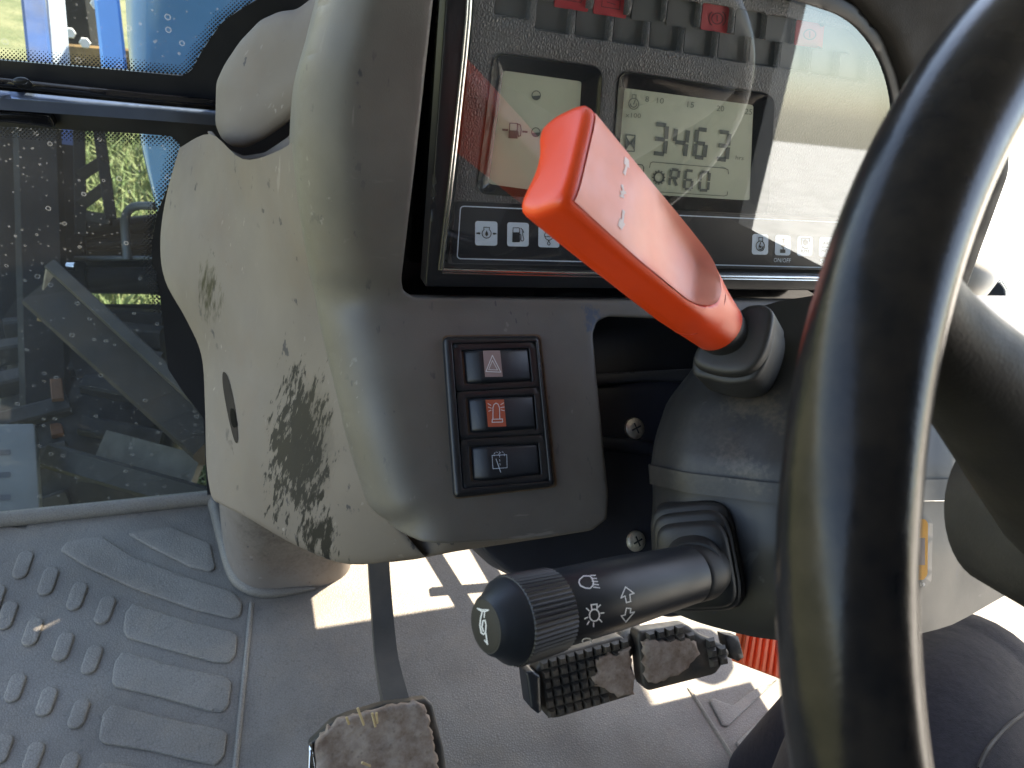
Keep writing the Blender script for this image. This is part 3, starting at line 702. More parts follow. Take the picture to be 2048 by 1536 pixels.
a.line([(690, 1150), (735, 1170), (745, 1240), (735, 1325), (705, 1335), (698, 1270), (682, 1245)], 2).line([(480, 1237), (545, 1241)], 4).line([(772, 1264), (828, 1270)], 4)
a.build('segments', m_seg, sA)
b = Mark(KD, NK, .0004, org=(1220, 150), k=6.024); wd = 50
for ch, tl, tr, bl in (('3', (545, 590), (685, 606), (515, 938)), ('4', (795, 640), (940, 656), (752, 970)), ('6', (1052, 650), (1172, 664), (1012, 984)), ('3', (1310, 682), (1437, 696), (1276, 1008))): b.seg7(ch, tl, tr, bl, wd)
for ch, tl, tr, bl in (('R', (737, 1135), (832, 1144), (708, 1330)), ('6', (912, 1148), (1000, 1156), (890, 1370)), ('0', (1095, 1165), (1198, 1172), (1072, 1384))): b.seg7(ch, tl, tr, bl, 33)
b.arc((585, 1232), 56, 62, wd=3.4)
for k in range(12):
    q = math.radians(30*k); b.line([(585+62*math.cos(q), 1232+70*math.sin(q)), (585+74*math.cos(q), 1232+84*math.sin(q))], 2.4)
b.line([(473, 1112), (486, 1058), (515, 1046), (1380, 1122), (1418, 1142), (1424, 1190)], 1.5).line([(560, 1405), (1375, 1456), (1408, 1444), (1414, 1405)], 1.3)
b.line([(190, 720), (298, 724), (288, 918), (180, 914)], 2.2, True).fill([(195, 740), (240, 820), (190, 900)]).fill([(290, 745), (240, 820), (284, 900)])
b.line([(330, 1075), (385, 1082), (402, 1110), (400, 1190)], 2)
b.build('segments', m_seg, sB)
nmk = lambda: Mark(KD, NK, .0004, org=(1220, 150), k=6.024)
for tx, p, x in (('8', (418, 320), 46), ('10', (558, 338), 84), ('15', (925, 386), 82), ('20', (1278, 432), 90), ('25', (1618, 470), 88)): nmk().text(tx, p, (x, x*.1), (8, -68)).build('scale_number', m_segdim, sB)
nmk().text('x100', (182, 505), (185, 14), (5, -56)).build('multiplier', m_segdim, sB); nmk().text('hrs', (1508, 1016), (96, 8), (6, -48)).build('unit', m_segdim, sB)
b = nmk().arc((282, 345), 60, 66, wd=1.8).line([(262, 285), (266, 235), (312, 238), (308, 285)], 1.8).arc((282, 345), 38, 42, 0, 180, 1.8).line([(282, 350), (300, 300)], 2); b.build('engine_symbol', m_segdim, sB)
# icon strip
st = relief('icon_strip', rpoly([(911, 402), (1790, 440), (1780, 546), (1700, 541), (903, 526)], 7), KL.off(.0006), NK, plastic('strip_film', (.022, .025, .031), .35, 0, dust=(.12, .12, .12), dust_amt=.15), ic, R=0, thick=.002, step=60)
KI = KL.off(.0008)
a = Mark(KI, NK, .0002); a.line(rpoly([(921, 412), (1786, 449), (1778, 538), (914, 517)], 8), 2.2, True)
z8 = lambda x, y: (860+x/5.12, 380+y/5.12)
zi = lambda x, y: (1480+x/9.309, 420+y/9.309)
sq = [[z8(462, 315), z8(690, 322), z8(688, 570), z8(460, 566)], [z8(790, 328), z8(1012, 336), z8(1010, 579), z8(788, 575)], [z8(1110, 340), z8(1330, 348), z8(1324, 590), z8(1106, 584)],
      [zi(228, 440), zi(528, 452), zi(518, 832), zi(214, 826)], [zi(655, 458), zi(946, 470), zi(935, 847), zi(642, 840)], [zi(1068, 480), zi(1356, 490), zi(1345, 858), zi(1056, 852)], [zi(1475, 497), zi(1780, 508), zi(1765, 872), zi(1462, 866)]]
a.build('border_line', m_print, st)
for P in sq: Mark(KI, NK, .0002).fill(rpoly(P, 6)).build('icon_tile', m_print, st)
Mark(KI, NK, .0002).text('ON/OFF', zi(622, 968), (34, 1.2), (.8, -8.5)).build('caption', m_print, st); Mark(KI, NK, .0002).text('SET', zi(1485, 990), (24, 1), (.8, -8.5)).build('caption', m_print, st)
def sym(org=(860, 380), k=5.12): return Mark(KI, NK, .0006, org=org, k=k)
a = sym()
a.arc((577, 442), 46, 48, -55, 235, 1.5).line([(551, 402), (548, 378), (607, 380), (604, 402)], 1.5).fill([(577, 410), (590, 436), (592, 456), (577, 472), (562, 456), (564, 436)])
a.line([(478, 440), (498, 440)], 3).fill([(496, 424), (515, 440), (496, 458)]).line([(672, 445), (654, 445)], 3).fill([(656, 428), (638, 444), (656, 462)])
a.build('icon_symbol', m_ink, st); a = sym()
a.line(rpoly([(848, 384), (912, 384), (915, 528), (842, 528)], 6), 1.4, True).fill([(844, 430), (913, 430), (915, 528), (842, 528)]).line([(926, 388), (945, 405), (956, 432)], 1.6).line([(916, 450), (928, 458), (926, 505), (936, 520), (952, 517), (958, 500), (948, 465), (944, 420)], 1.4)
a.build('icon_symbol', m_ink, st); a = sym()
a.arc((1215, 462), 44, 48, wd=1.4).line([(1178, 472), (1192, 478), (1205, 470), (1218, 478), (1232, 470), (1250, 476)], 1.2).line([(1212, 512), (1206, 530), (1198, 545), (1206, 560), (1222, 560), (1228, 545), (1218, 530), (1216, 512)], 1.3)
a.build('icon_symbol', m_ink, st); a = sym((1480, 420), 9.309)
a.arc((370, 665), 78, 92, wd=1.7).line([(345, 580), (342, 505), (415, 508), (412, 585)], 1.6).line([(345, 690), (375, 600)], 2).disc((372, 680), 22, 22, 10).arc((370, 665), 52, 64, 10, 120, 2)
a.build('icon_symbol', m_ink, st); a = sym((1480, 420), 9.309)
a.line([(800, 600), (802, 535)], 1.6).fill([(778, 555), (802, 515), (824, 557)]).fill([(765, 645), (830, 648), (828, 682), (763, 680)]).line([(797, 680), (795, 730)], 2).fill([(742, 725), (838, 730), (834, 797), (738, 793)])
a.build('icon_symbol', m_ink, st); a = sym((1480, 420), 9.309)
a.line([(1135, 640), (1140, 520), (1290, 526), (1286, 580)], 1.5).disc((1210, 600), 46, 56, 12).line([(1150, 680), (1200, 712), (1255, 706)], 1.6).text('RPM', (1125, 792), (148, 4), (3, -60))
a.build('icon_symbol', m_ink, st); a = sym((1480, 420), 9.309)
a.text('AREA', (1535, 642), (215, 7), (3, -58)).line([(1520, 684), (1740, 690)], 1.4).text('HOUR', (1510, 782), (235, 8), (3, -58))
a.build('icon_symbol', m_ink, st)
# bright trim and cover
tr = MB(); path = [(942, -80), (938, 40), (912, 290), (884, 540), (1200, 548), (1500, 553), (1690, 556)]
for off_, rr in ((0, .0011), (5.5, .0007)):
    for P in ([(x-off_, y) for x, y in path[:4]], [(x, y+off_) for x, y in path[3:]]):
        V, F = tube_g([KL.off(.0085)(*p) for p in P], rr, 8, 3); tr.add(V, F)
tr.build('chrome_trim', m_chrome, ic)
relief('cover_glass', [tuple(p) for p in glass_o], KL.off(.0062), NK, m_cover, ic, R=0, thick=0, step=120)

# ------------------------------------------------------------------ rocker switch panel
z7 = lambda x, y: (760+x/2.844, 560+y/2.844)
sp = thing('switch_panel', FA(1000, 830), 'black panel of three rocker switches set in the fascia', 'switch panel')
outer = rpoly([z7(364, 322), z7(908, 316), z7(1000, 1172), z7(428, 1240)], 11); inner = rpoly([z7(412, 362), z7(890, 350), z7(966, 1142), z7(474, 1184)], 3)
relief('frame', outer, FA.off(.0045), NF, m_black, sp, R=9, thick=.02, step=10, holes=[inner], hole_R=3, rpx=.36e-3)
grime = plastic('edge_grime', (.10, .062, .035), .8, 300, .3, var=.4, vs=120)
g_o = [(999.5+(p[0]-999.5)*1.030, 835+(p[1]-835)*1.018) for p in outer]
relief('grime_line', g_o, FA.off(.0006), NF, grime, sp, R=0, thick=.002, step=12, holes=[outer], hole_R=0)
mods = [([(412, 362), (890, 350), (910, 606), (435, 632)], [(470, 404), (840, 390), (860, 576), (486, 592)], [(567, 411), (668, 408), (684, 556), (580, 559)], (.30, .215, .205), 'hazard switch with faded pink lens'),
        ([(437, 638), (911, 612), (935, 876), (456, 903)], [(494, 676), (870, 656), (886, 846), (510, 870)], [(582, 688), (690, 684), (703, 836), (597, 840)], (.50, .085, .03), 'beacon switch with orange lens'),
        ([(458, 909), (936, 882), (966, 1142), (474, 1184)], [(514, 950), (894, 930), (910, 1106), (526, 1142)], None, None, 'all black rear wiper switch')]
prof = [(0, -.003), (.012, .0005), (.03, .0022), (.19, .0058), (.22, .0062), (.26, .0062), (.52, .0048), (.58, .0044), (.95, .0030), (.985, .0018), (1, -.003)]
def ph(s): return float(np.interp(s, [p[0] for p in prof], [p[1] for p in prof]))
for mq, rk, ln, lc, lab in mods:
    mq = [z7(*p) for p in mq]; rk = [np.array(z7(*p)) for p in rk]; c = sum(rk)/4
    hole = rpoly([c+(p-c)*1.045 for p in rk], 4)
    root = relief('rocker_switch', mq, FA.off(.0030), NF, m_black, sp, R=1.2, thick=.008, step=14, holes=[hole], hole_R=1.5); root['label'] = lab
    relief('well', hole, FA.off(-.0045), NF, m_black, root, R=0, thick=.001, step=40)
    V = []; F = []; ss = [p[0] for p in prof]; tt = [(0, .0045), (.02, .0014), (.06, .0004), (.12, 0), (.5, 0), (.88, 0), (.94, .0004), (.98, .0014), (1, .0045)]
    for s_ in ss:
        for t_, dr in tt:
            p = (rk[0]*(1-s_)+rk[1]*s_)*(1-t_)+(rk[3]*(1-s_)+rk[2]*s_)*t_; V.append(FA(*p)+NF*(ph(s_)-dr))
    m_ = len(tt); F = [(i*m_+j, i*m_+j+1, (i+1)*m_+j+1, (i+1)*m_+j) for i in range(len(ss)-1) for j in range(m_-1)]
    add_obj('rocker', V, F, m_stalk, root, True, 50)
    def rs(x, y, rk=rk):
        s_ = ((np.array((x, y))-(rk[0]+rk[3])/2) @ (rk[1]-rk[0]))/((rk[1]-rk[0]) @ (rk[1]-rk[0])); return FA(x, y)+NF*ph(s_)
    if ln:
        a = Mark(rs, NF, .0003); q = [np.array(z7(*p)) for p in ln]
        V = []; F = []
        for i in range(9):
            for j in range(3): u_, v_ = i/8, j/2; V.append(rs(*((q[0]*(1-u_)+q[1]*u_)*(1-v_)+(q[3]*(1-u_)+q[2]*u_)*v_))+NF*.0004)
        F = [(i*3+j, i*3+j+1, i*3+j+4, i*3+j+3) for i in range(8) for j in range(2)]
        add_obj('lens', V, F, plastic('switch_lens', lc, .4, 600, .1, dust=(.4, .36, .32), dust_amt=.3), root, True)
    k = Mark(rs, NF, .0008, org=(760, 560), k=2.844)
    if lc and lc[0] < .4: k.line([(622, 437), (671, 531), (584, 529)], 1.6, True).line([(622, 466), (652, 519), (600, 518)], 1.2, True)
    elif lc: k.line([(624, 796), (624, 732), (630, 714), (642, 706), (654, 712), (662, 732), (664, 796)], 1.7).line([(620, 797), (680, 795), (681, 812), (618, 814)], 1.5, True).line([(595, 709), (612, 719)], 1.4).line([(597, 729), (614, 735)], 1.4).line([(599, 752), (613, 746)], 1.4).line([(670, 714), (686, 704)], 1.4).line([(670, 731), (690, 727)], 1.4).line([(672, 744), (691, 748)], 1.4)
    else:
        k.line([(618, 1000), (704, 996), (706, 1069), (623, 1075)], .9, True).line([(641, 1020), (668, 1094)], 1.2)
        for y in (978, 1000, 1022, 1044): k.line([(660+(y-975)*.05, y), (661+(y-975)*.05, y+11)], .8)
        k.line([(629, 992), (636, 985)], .8).line([(642, 981), (650, 984)], .8).line([(655, 991), (658, 996)], .8).line([(664, 988), (670, 982)], .8).line([(677, 979), (684, 983)], .8).line([(689, 990), (691, 1002)], .8).line([(629, 996), (629, 1004)], .8)
    k.build('symbol', m_white if lc else m_print, root)

# ------------------------------------------------------------------ steering column
sc_ = thing('steering_column', W(1480, 950, .47), 'dark moulded steering column shroud with dusty ridge behind the wheel', 'steering column')
YL = [560, 588, 690, 740, 800, 870, 928, 990, 1060, 1150, 1215, 1250, 1300]; XL = [1530, 1492, 1415, 1383, 1335, 1311, 1301, 1306, 1302, 1306, 1320, 1342, 1420]
def pbase(y): return float(np.interp(y, [560, 700, 930, 1100, 1300], [.515, .485, .456, .452, .462]))
def podd(x, y, o=0.):
    xl = float(np.interp(y, YL, XL))-o; t = min(1, max(0, (x-xl)/80.)); t2 = min(1, max(0, (x-xl)/240.)); e = .038*(1-math.sqrt(1-(1-t)**2))+.040*(1-t2)**1.3
    return pbase(y)+e+float(np.interp(x, [1500, 1620, 1750, 1850, 1950, 2100], [0, -.012, -.008, .015, .05, .10]))
def pod(x, y, o=0., lift=0.): return W(x, y, podd(x, y, o)-lift)
m_pod = patchy('dusty_shroud_plastic', (.022, .0215, .022), (.032, .031, .030), .46, [
    (W(1450, 790, .47), (.05, .05, .018), (.17, .125, .08), 1.5, False, .7), (W(1420, 945, .45), (.07, .03, .012), (.15, .125, .10), 1.3, False, .9),
    (W(1400, 870, .46), (.05, .05, .05), (.085, .075, .066), 1.6, False, .8)], vs=14, grain=1400, gs=.2, spec=.45)
NP = -ray(1480, 950)/np.linalg.norm(ray(1480, 950))
def pod_rows(top, bot, n, xr, o=0., lift=0., xw=1.):
    rows = []
    for i in range(n+1):
        t = i/n; ya = top(0)*(1-t)+bot(0)*t; xl = float(np.interp(ya, YL, XL))-o; row = [W(xl+6, ya, podd(xl, ya, o)+.12)]
        for k in range(17):
            s_ = (k/16)**1.5; yy = (top(s_)*(1-t)+bot(s_)*t); xl2 = float(np.interp(yy, YL, XL))-o; x = xl2+(xr-xl2)*s_; row.append(pod(x, yy, o, lift))
        row.append(W(xr+10, yy, podd(xr, yy, o)+.10)); rows.append(row)
    return rows
f_ = lambda *p: (lambda s_: float(np.interp(s_, [q[0] for q in p], [q[1] for q in p])))
V, F = loft_g(pod_rows(f_((0, 640), (.15, 604), (.35, 588), (.6, 592), (1, 690)), f_((0, 930), (.12, 946), (.4, 968), (1, 960)), 12, 1930), nu=2, nv=2); add_obj('upper_shroud', V, F, m_pod, sc_, True, 60)
V, F = loft_g(pod_rows(f_((0, 962), (.12, 980), (.4, 1004), (1, 1000)), f_((0, 1214), (.06, 1240), (.16, 1272), (.32, 1291), (.55, 1284), (.75, 1246), (1, 1135)), 12, 2110, 0, -.006), nu=2, nv=2); add_obj('lower_shroud', V, F, m_pod, sc_, True, 60)
V, F = loft_g(pod_rows(f_((0, 928), (.12, 944), (.4, 966), (1, 955)), f_((0, 932), (.12, 948), (.4, 970), (1, 958)), 1, 1940, 4, .0), nu=2, nv=1); rb = MB().add(V, F)
V, F = loft_g(pod_rows(f_((0, 930), (.12, 946), (.4, 968), (1, 957)), f_((0, 968), (.12, 986), (.4, 1008), (1, 1000)), 4, 1940, 5, .0045), nu=2, nv=2); rb.add(V, F); rb.build('ridge', m_pod, sc_, True, 50)
relief('side_plate', rpoly([(950, 1050), (1170, 1000), (1180, 775), (1300, 755), (1390, 742), (1420, 1225), (1340, 1236), (1200, 1200), (1060, 1165), (1010, 1140), (966, 1100)], 10), FA.off(-.052), NF, m_shroud2, sc_, R=8, thick=.03, step=18)
tube('plate_rib', [FA.off(-.050)(*p) for p in ((1170, 884), (1240, 889), (1330, 901))], .006, m_shroud2, sc_, seg=10)
for (x, y), rr in (((1268, 857), .0092), ((1271, 1082), .0085)):
    c = FA.off(-.0515)(x, y); prof_ = [(0, rr), (.5, rr*.95), (.8, rr*.75), (1, rr*.3)]
    V, F = lathe_g(c, c+NF*.004, prof_, 18); o = add_obj('screw', V, F, m_steel, sc_)
    for q in (0, 90): 
        u_ = np.array([math.cos(math.radians(q+20)), 0, 0])+np.array([0, NF[2], -NF[1]])*math.sin(math.radians(q+20)); 
        V, F = bar_g(c+NF*.0040-u_*rr*.5, c+NF*.0040+u_*rr*.5, .0013, .0006, NF); add_obj('cross_slot', V, F, m_ink, o)
# yellow sticker on the lower right of the column
stk = rpoly([(1790, 1038), (1852, 1040), (1857, 1050), (1855, 1158), (1846, 1165), (1790, 1165)], 5)
podp = lambda x, y: pod(x, y, 0, .006-.0068)
s_bg = relief('warning_sticker', rpoly([(1780, 1030), (1858, 1030), (1866, 1045), (1863, 1164), (1850, 1175), (1780, 1178)], 7), lambda x, y: pod(x, y, 0, -.0048), NP, m_ink, sc_, R=0, thick=.0006, step=14)
relief('yellow_field', rpoly([(1785, 1038), (1850, 1038), (1856, 1046), (1855, 1150), (1847, 1160), (1785, 1160)], 5), lambda x, y: pod(x, y, 0, -.0042), NP, m_sticker, s_bg, R=0, thick=.0004, step=14)
relief('pictogram', [(1785, 1076), (1850, 1076), (1850, 1130), (1785, 1130)], lambda x, y: pod(x, y, 0, -.0036), NP, plastic('dark_red_print', (.05, .008, .01), .5), s_bg, R=0, thick=.0003, step=14)
k = Mark(lambda x, y: pod(x, y, 0, -.0042), NP, .0004); k.text('19', (1841, 1172), (9, .5), (0, -7)); k.build('number', m_white, s_bg)

# ------------------------------------------------------------------ orange shuttle lever
Bp, Tp = W(1436, 655, .452), W(1099, 318, .347)
av = Tp-Bp; La = np.linalg.norm(av); av /= La
def camdir(dx, dy, dz): return RW @ np.array([dx, dy, dz], float)
w0 = camdir(-48, 196, 0); wv = w0-av*0; zc = RW[:, 2]
wv = w0-zc*((w0 @ av)/(zc @ av)); wv /= np.linalg.norm(wv)
fv = np.cross(av, wv); 
if fv @ (CAM-Tp) < 0: fv = -fv
sl_ = thing('shuttle_lever', Bp, 'bright orange paddle shaped lever in front of the instrument screens', 'lever')
ST = [0, .05, .12, .2, .27, .34, .42, .52, .64, .78, .9, .970, .988, .998, 1.001, 1.002]
HW = np.interp(ST, [0, .12, .25, .4, .6, .8, .970, .988, .998, 1.001, 1.002], [.0165, .0190, .0222, .0245, .0275, .0298, .0312, .0307, .0290, .0266, .0230])
HT = np.interp(ST, [0, .12, .25, .4, .6, .8, .970, .988, .998, 1.001, 1.002], [.0165, .0185, .0200, .0190, .0175, .0176, .0178, .0173, .0160, .0138, .0105])
EX = np.interp(ST, [0, .15, .4, .7, 1], [2, 2.1, 2.6, 3.0, 3.0])
EXF = np.interp(ST, [0, .15, .3, .5, 1], [2, 2.2, 4.2, 5.6, 5.6])
CC = np.interp(ST, [0, .3, .7, 1], [0, 0, .0060, .0085])
def scoop(s_, q):
    d_ = .0095*smooth((s_-.205)/.10)*smooth((.78-s_)/.40); u_ = min(1, max(0, (s_-.205)/.20)); wq = .86*max(0, 1-(1-u_)**2.2)**.5+1e-4; return d_*max(0, 1-min(1, abs(q/wq))**6)
def lev(s_, q, front=True):
    hw, ht, e_ = float(np.interp(s_, ST, HW)), float(np.interp(s_, ST, HT)), float(np.interp(s_, ST, EXF)); y = (1-abs(q)**e_)**(1/e_); return Bp+av*La*s_+wv*hw*q+fv*(ht*y-scoop(s_, q)*min(1, y*1.2))
SS = sorted(set(list(np.linspace(0, .96, 40))+ST)); NA = 160; V = []; F = []
for s_ in SS:
    hw, ht, exb, cc, exf = [float(np.interp(s_, ST, A_)) for A_ in (HW, HT, EX, CC, EXF)]
    for k in range(NA):
        a = 2*math.pi*k/NA; c, s2 = math.cos(a), math.sin(a); ex = exf if s2 > 0 else exb; x = abs(c)**(2/ex)*(1 if c > 0 else -1); y = abs(s2)**(2/ex)*(1 if s2 > 0 else -1)
        if y < 0:
            x = c*min(1, .9+.1*abs(c)) if abs(c) < .999 else c; fl_ = max(0., hw-ht); ex_ = abs(x)*hw-fl_; y = -math.sqrt(max(0., 1-(max(0., ex_)/ht)**2)) if hw > ht else -math.sqrt(max(0., 1-x*x))
        yy = y*ht
        if y > 0: yy -= scoop(s_, x)*min(1, y*1.2)
        else: yy += cc*max(0, 1-(x/.85)**2)
        V.append(Bp+av*La*s_+wv*hw*x+fv*yy)
n_ = len(SS); F = [(i*NA+k, i*NA+(k+1) % NA, (i+1)*NA+(k+1) % NA, (i+1)*NA+k) for i in range(n_-1) for k in range(NA)]
V.append(Bp+av*La*1.0021); F += [((n_-1)*NA+k, (n_-1)*NA+(k+1) % NA, len(V)-1) for k in range(NA)]; F.append(tuple(range(NA)))
add_obj('grip', V, F, m_orange, sl_, True, 70)
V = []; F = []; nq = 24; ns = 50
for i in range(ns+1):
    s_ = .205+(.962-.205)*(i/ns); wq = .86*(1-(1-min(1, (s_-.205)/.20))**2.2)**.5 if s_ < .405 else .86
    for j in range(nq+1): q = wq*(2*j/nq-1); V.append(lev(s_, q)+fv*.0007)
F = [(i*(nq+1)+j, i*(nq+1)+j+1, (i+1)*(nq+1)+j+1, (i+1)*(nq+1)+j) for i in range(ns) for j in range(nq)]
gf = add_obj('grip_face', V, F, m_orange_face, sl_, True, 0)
class LevMark(Mark):
    def P3(s, p): return lev(p[0], p[1])+fv*.0003
def lm(P, wd): 
    for a, b in zip(P[:-1], P[1:]):
        a_, b_ = lev(*a), lev(*b); t = (b_-a_)/np.linalg.norm(b_-a_); n = np.cross(t, fv)*wd; e = fv*.00095; L_.add([a_+n+e, b_+n*.7+e, b_-n*.7+e, a_-n+e], [(0, 1, 2, 3)])
L_ = MB()
for (s_, q, sg) in ((.80, -.47, -1), (.77, .46, 1)): lm([(s_, q-.15*sg), (s_-.005, q+.06*sg)], .0011); lm([(s_-.004, q+.05*sg), (s_, q+.20*sg)], .0024)
lm([(.80, -.10), (.785, .0), (.795, .08)], .0010); lm([(.775, -.04), (.80, .05)], .0008); lm([(.78, .07), (.80, .13)], .0008)
L_.build('worn_arrows', plastic('worn_white_print', (.78, .62, .58), .5), gf)
# parting line ring of the grip, collar and boot
ring = [Bp+av*La*.165+(wv*math.cos(a)*float(np.interp(.165, ST, HW))+fv*math.sin(a)*float(np.interp(.165, ST, HT)))*1.004 for a in np.linspace(0, 2*math.pi, 49)]
tube('parting_line', ring, .0003, plastic('orange_shadow', (.45, .03, .006), .5), sl_, seg=6, smooth=0, cap=False)
V, F = lathe_g(Bp-av*.035, Bp+av*.006, [(0, .0185), (.15, .0165), (.55, .0150), (.75, .0158), (.86, .0168), (.95, .0160), (1, .0142)], 36); add_obj('collar', V, F, m_rubber, sl_)
zb = lambda P: [(1100+x/3.413, 540+y/3.413) for x, y in P]
nb_ = av*.55+NP*.55; nb_ /= np.linalg.norm(nb_); BP = Plane(W(1465, 690, .450), nb_)
relief('boot', catmull(zb([(1300, 262), (1360, 232), (1450, 228), (1508, 262), (1524, 320), (1495, 470), (1455, 575), (1395, 655), (1310, 700), (1200, 708), (1070, 684), (975, 632), (990, 540), (1100, 400)]), 4, True), BP, nb_, m_rubber, sl_, R=12, thick=.03, step=10, rpx=.33e-3)
relief('boot_flange', catmull(zb([(1330, 300), (1500, 300), (1535, 400), (1500, 560), (1440, 690), (1370, 755), (1220, 775), (1080, 745), (985, 715), (965, 645), (1000, 560), (1150, 420)]), 4, True), BP.off(-.008), nb_, m_rubber, sl_, R=10, thick=.03, step=10, rpx=.33e-3)

# ------------------------------------------------------------------ light and horn stalk
ls = thing('light_stalk', W(1400, 1120, .47), 'black multifunction stalk with horn button tip and headlamp symbols', 'stalk')
E0, E1 = W(971, 1253, .350), W(1402, 1142, .445)
ax_ = E1-E0; Ls = np.linalg.norm(ax_); ax_ /= Ls
def sat(px):  # fraction along the stalk whose axis point shows at that px column
    best = min(np.linspace(-.1, 1.2, 1301), key=lambda t: abs(1024+FPX*((RW.T @ (E0+ax_*Ls*t-CAM))[0]/(RW.T @ (E0+ax_*Ls*t-CAM))[2])-px)); return float(best)
tk0, tk1, tn = sat(1018), sat(1104), .93
V, F = lathe_g(E0, E1, [(.0, .0128), (.004, .0132), (.012, .0146), (.03, .0158), (tk0-.02, .0208), (tk0, .0212)], 48); kn = add_obj('horn_button', V, F, m_stalk, ls, True, 35)
V, F = lathe_g(E0, E1, [(-.003, .0112), (.001, .0126), (.006, .0128)], 40); add_obj('horn_cap', V, F, plastic('cap_plastic', (.014, .014, .015), .6), kn, True, 35)
V = []; F = []; nk = 168; u_, v_ = frame(ax_)
for i, t in enumerate((tk0-.004, tk0, tk0+.006, tk1-.006, tk1, tk1)):
    for k in range(nk):
        a = 2*math.pi*k/nk; rr = np.interp(t, [tk0, tk1], [.0216, .0206])+(.0007 if (k % 3) == 0 else -.0001)*(1 if 1 < i < 4 or i in (1, 4) else 0)-(.012 if i == 5 else .001 if i == 0 else 0)
        V.append(E0+ax_*Ls*t+rr*(u_*math.cos(a)+v_*math.sin(a)))
F = [(i*nk+k, i*nk+(k+1) % nk, (i+1)*nk+(k+1) % nk, (i+1)*nk+k) for i in range(5) for k in range(nk)]
add_obj('knurled_ring', V, F, m_stalk, ls, True, 25)
BODY = [(tk1-.01, .0186), (tk1+.004, .0198), (.52, .0197), (.62, .0192), (.75, .0183), (.9, .0174), (.925, .0173), (.93, .0166)]
V, F = lathe_g(E0, E1, BODY, 56); bd = add_obj('sleeve', V, F, m_stalk, ls, True, 35)
V, F = lathe_g(E0, E1, [(.925, .0160), (.932, .0172), (.95, .0176), (1.0, .0176), (1.03, .0168), (1.06, .0150)], 40); add_obj('neck', V, F, m_rubber, ls, True, 40)
def body_hit(px, py):
    o, q = CAM, ray(px, py); q = q/np.linalg.norm(q); R_k = .0195
    for it in range(12):
        dd = q-ax_*(q @ ax_); mm = (o-E0)-ax_*((o-E0) @ ax_); A_, B_, C_ = dd @ dd, 2*dd @ mm, mm @ mm-R_k**2; disc = B_*B_-4*A_*C_
        t = (-B_-math.sqrt(max(disc, 0)))/(2*A_); p = o+q*t; s_ = ((p-E0) @ ax_)/Ls; R_k = float(np.interp(s_, [b_[0] for b_ in BODY], [b_[1] for b_ in BODY]))
    return p
def body_n(p): m_ = (p-E0)-ax_*((p-E0) @ ax_); return m_/np.linalg.norm(m_)
k = Mark(body_hit, body_n, .0003, org=(900, 980), k=2.926)
k.line([(815, 505), (780, 506), (758, 525), (753, 542), (762, 562), (790, 575), (818, 577), (835, 560), (838, 540), (828, 515), (815, 505)], 2.3)
for i in range(5): k.line([(822+i*4, 502+i*17), (850+i*6, 502+i*18)], 2)
k.line([(1025, 568), (1075, 605), (1050, 612), (1055, 652), (1030, 658), (1022, 620), (998, 632), (1025, 568)], 2.2).line([(1030, 690), (1056, 692), (1053, 718), (1077, 712), (1027, 770), (1000, 735), (1022, 730), (1030, 690)], 2.2)
k.arc((843, 732), 29, 34, wd=2.4).line([(828, 700), (824, 672), (858, 668), (858, 698)], 2.4)
for c_ in (((865, 685), (878, 672)), ((880, 720), (898, 718)), ((872, 755), (886, 770)), ((838, 776), (838, 797)), ((812, 766), (801, 785)), ((803, 744), (786, 752)), ((812, 706), (796, 692))): k.line(c_, 2.2)
k.arc((800, 880), 27, 15, 150, 400, 2.2); k.build('symbols', m_white, bd)
CP = Plane(E0-ax_*Ls*.003, -ax_); k = Mark(CP, -ax_, .0003, org=(900, 980), k=2.926)
k.line([(163, 692), (186, 708), (212, 709), (228, 702)], 2.4).line([(165, 692), (190, 700), (226, 700)], 2).line([(192, 710), (182, 750), (178, 790), (186, 835), (200, 845), (211, 830), (214, 790), (208, 762), (196, 764), (190, 800), (198, 826)], 2.4).line([(205, 712), (203, 745)], 2.0).line([(213, 838), (217, 870), (222, 902)], 2.4).line([(205, 878), (224, 903)], 2)
k.build('horn_symbol', m_white, kn)
# stepped bellows between stalk and column
uu = camdir(1, -.12, 0); uu = uu-ax_*(uu @ ax_)*.6; uu /= np.linalg.norm(uu); vv = camdir(.12, 1, 0); vv = vv-uu*(uu @ vv); vv /= np.linalg.norm(vv)
fl0, fl1 = W(1394, 1112, .480), W(1390, 1143, .441)
secs = [(fl0*(1-t_)+fl1*t_, a_, b_) for t_, a_, b_ in ((-.6, .0275, .0355), (0, .0278, .0358), (.10, .0278, .0356), (.17, .0262, .0338), (.20, .0212, .0278), (.27, .0212, .0276), (.31, .0252, .0322), (.41, .0253, .0318), (.47, .0238, .0300), (.50, .0190, .0243), (.56, .0190, .0238), (.60, .0226, .0276), (.69, .0225, .0266), (.75, .0208, .0245), (.78, .0180, .0205), (.84, .0180, .0196), (.90, .0186, .0196), (1.0, .0172, .0178))]
V = []; F = []; nn_ = 48
for c_, a_, b_ in secs:
    for q in range(nn_):
        g_ = 2*math.pi*q/nn_; c1, s1 = math.cos(g_), math.sin(g_); e_ = 4.6 if a_ > .0195 else 2.4
        V.append(c_+uu*a_*abs(c1)**(2/e_)*(1 if c1 > 0 else -1)+vv*b_*abs(s1)**(2/e_)*(1 if s1 > 0 else -1))
F = [(i*nn_+q, i*nn_+(q+1) % nn_, (i+1)*nn_+(q+1) % nn_, (i+1)*nn_+q) for i in range(len(secs)-1) for q in range(nn_)]+[tuple((len(secs)-1)*nn_+q for q in range(nn_))]
add_obj('bellows', V, F, m_rubber, ls, True, 50)

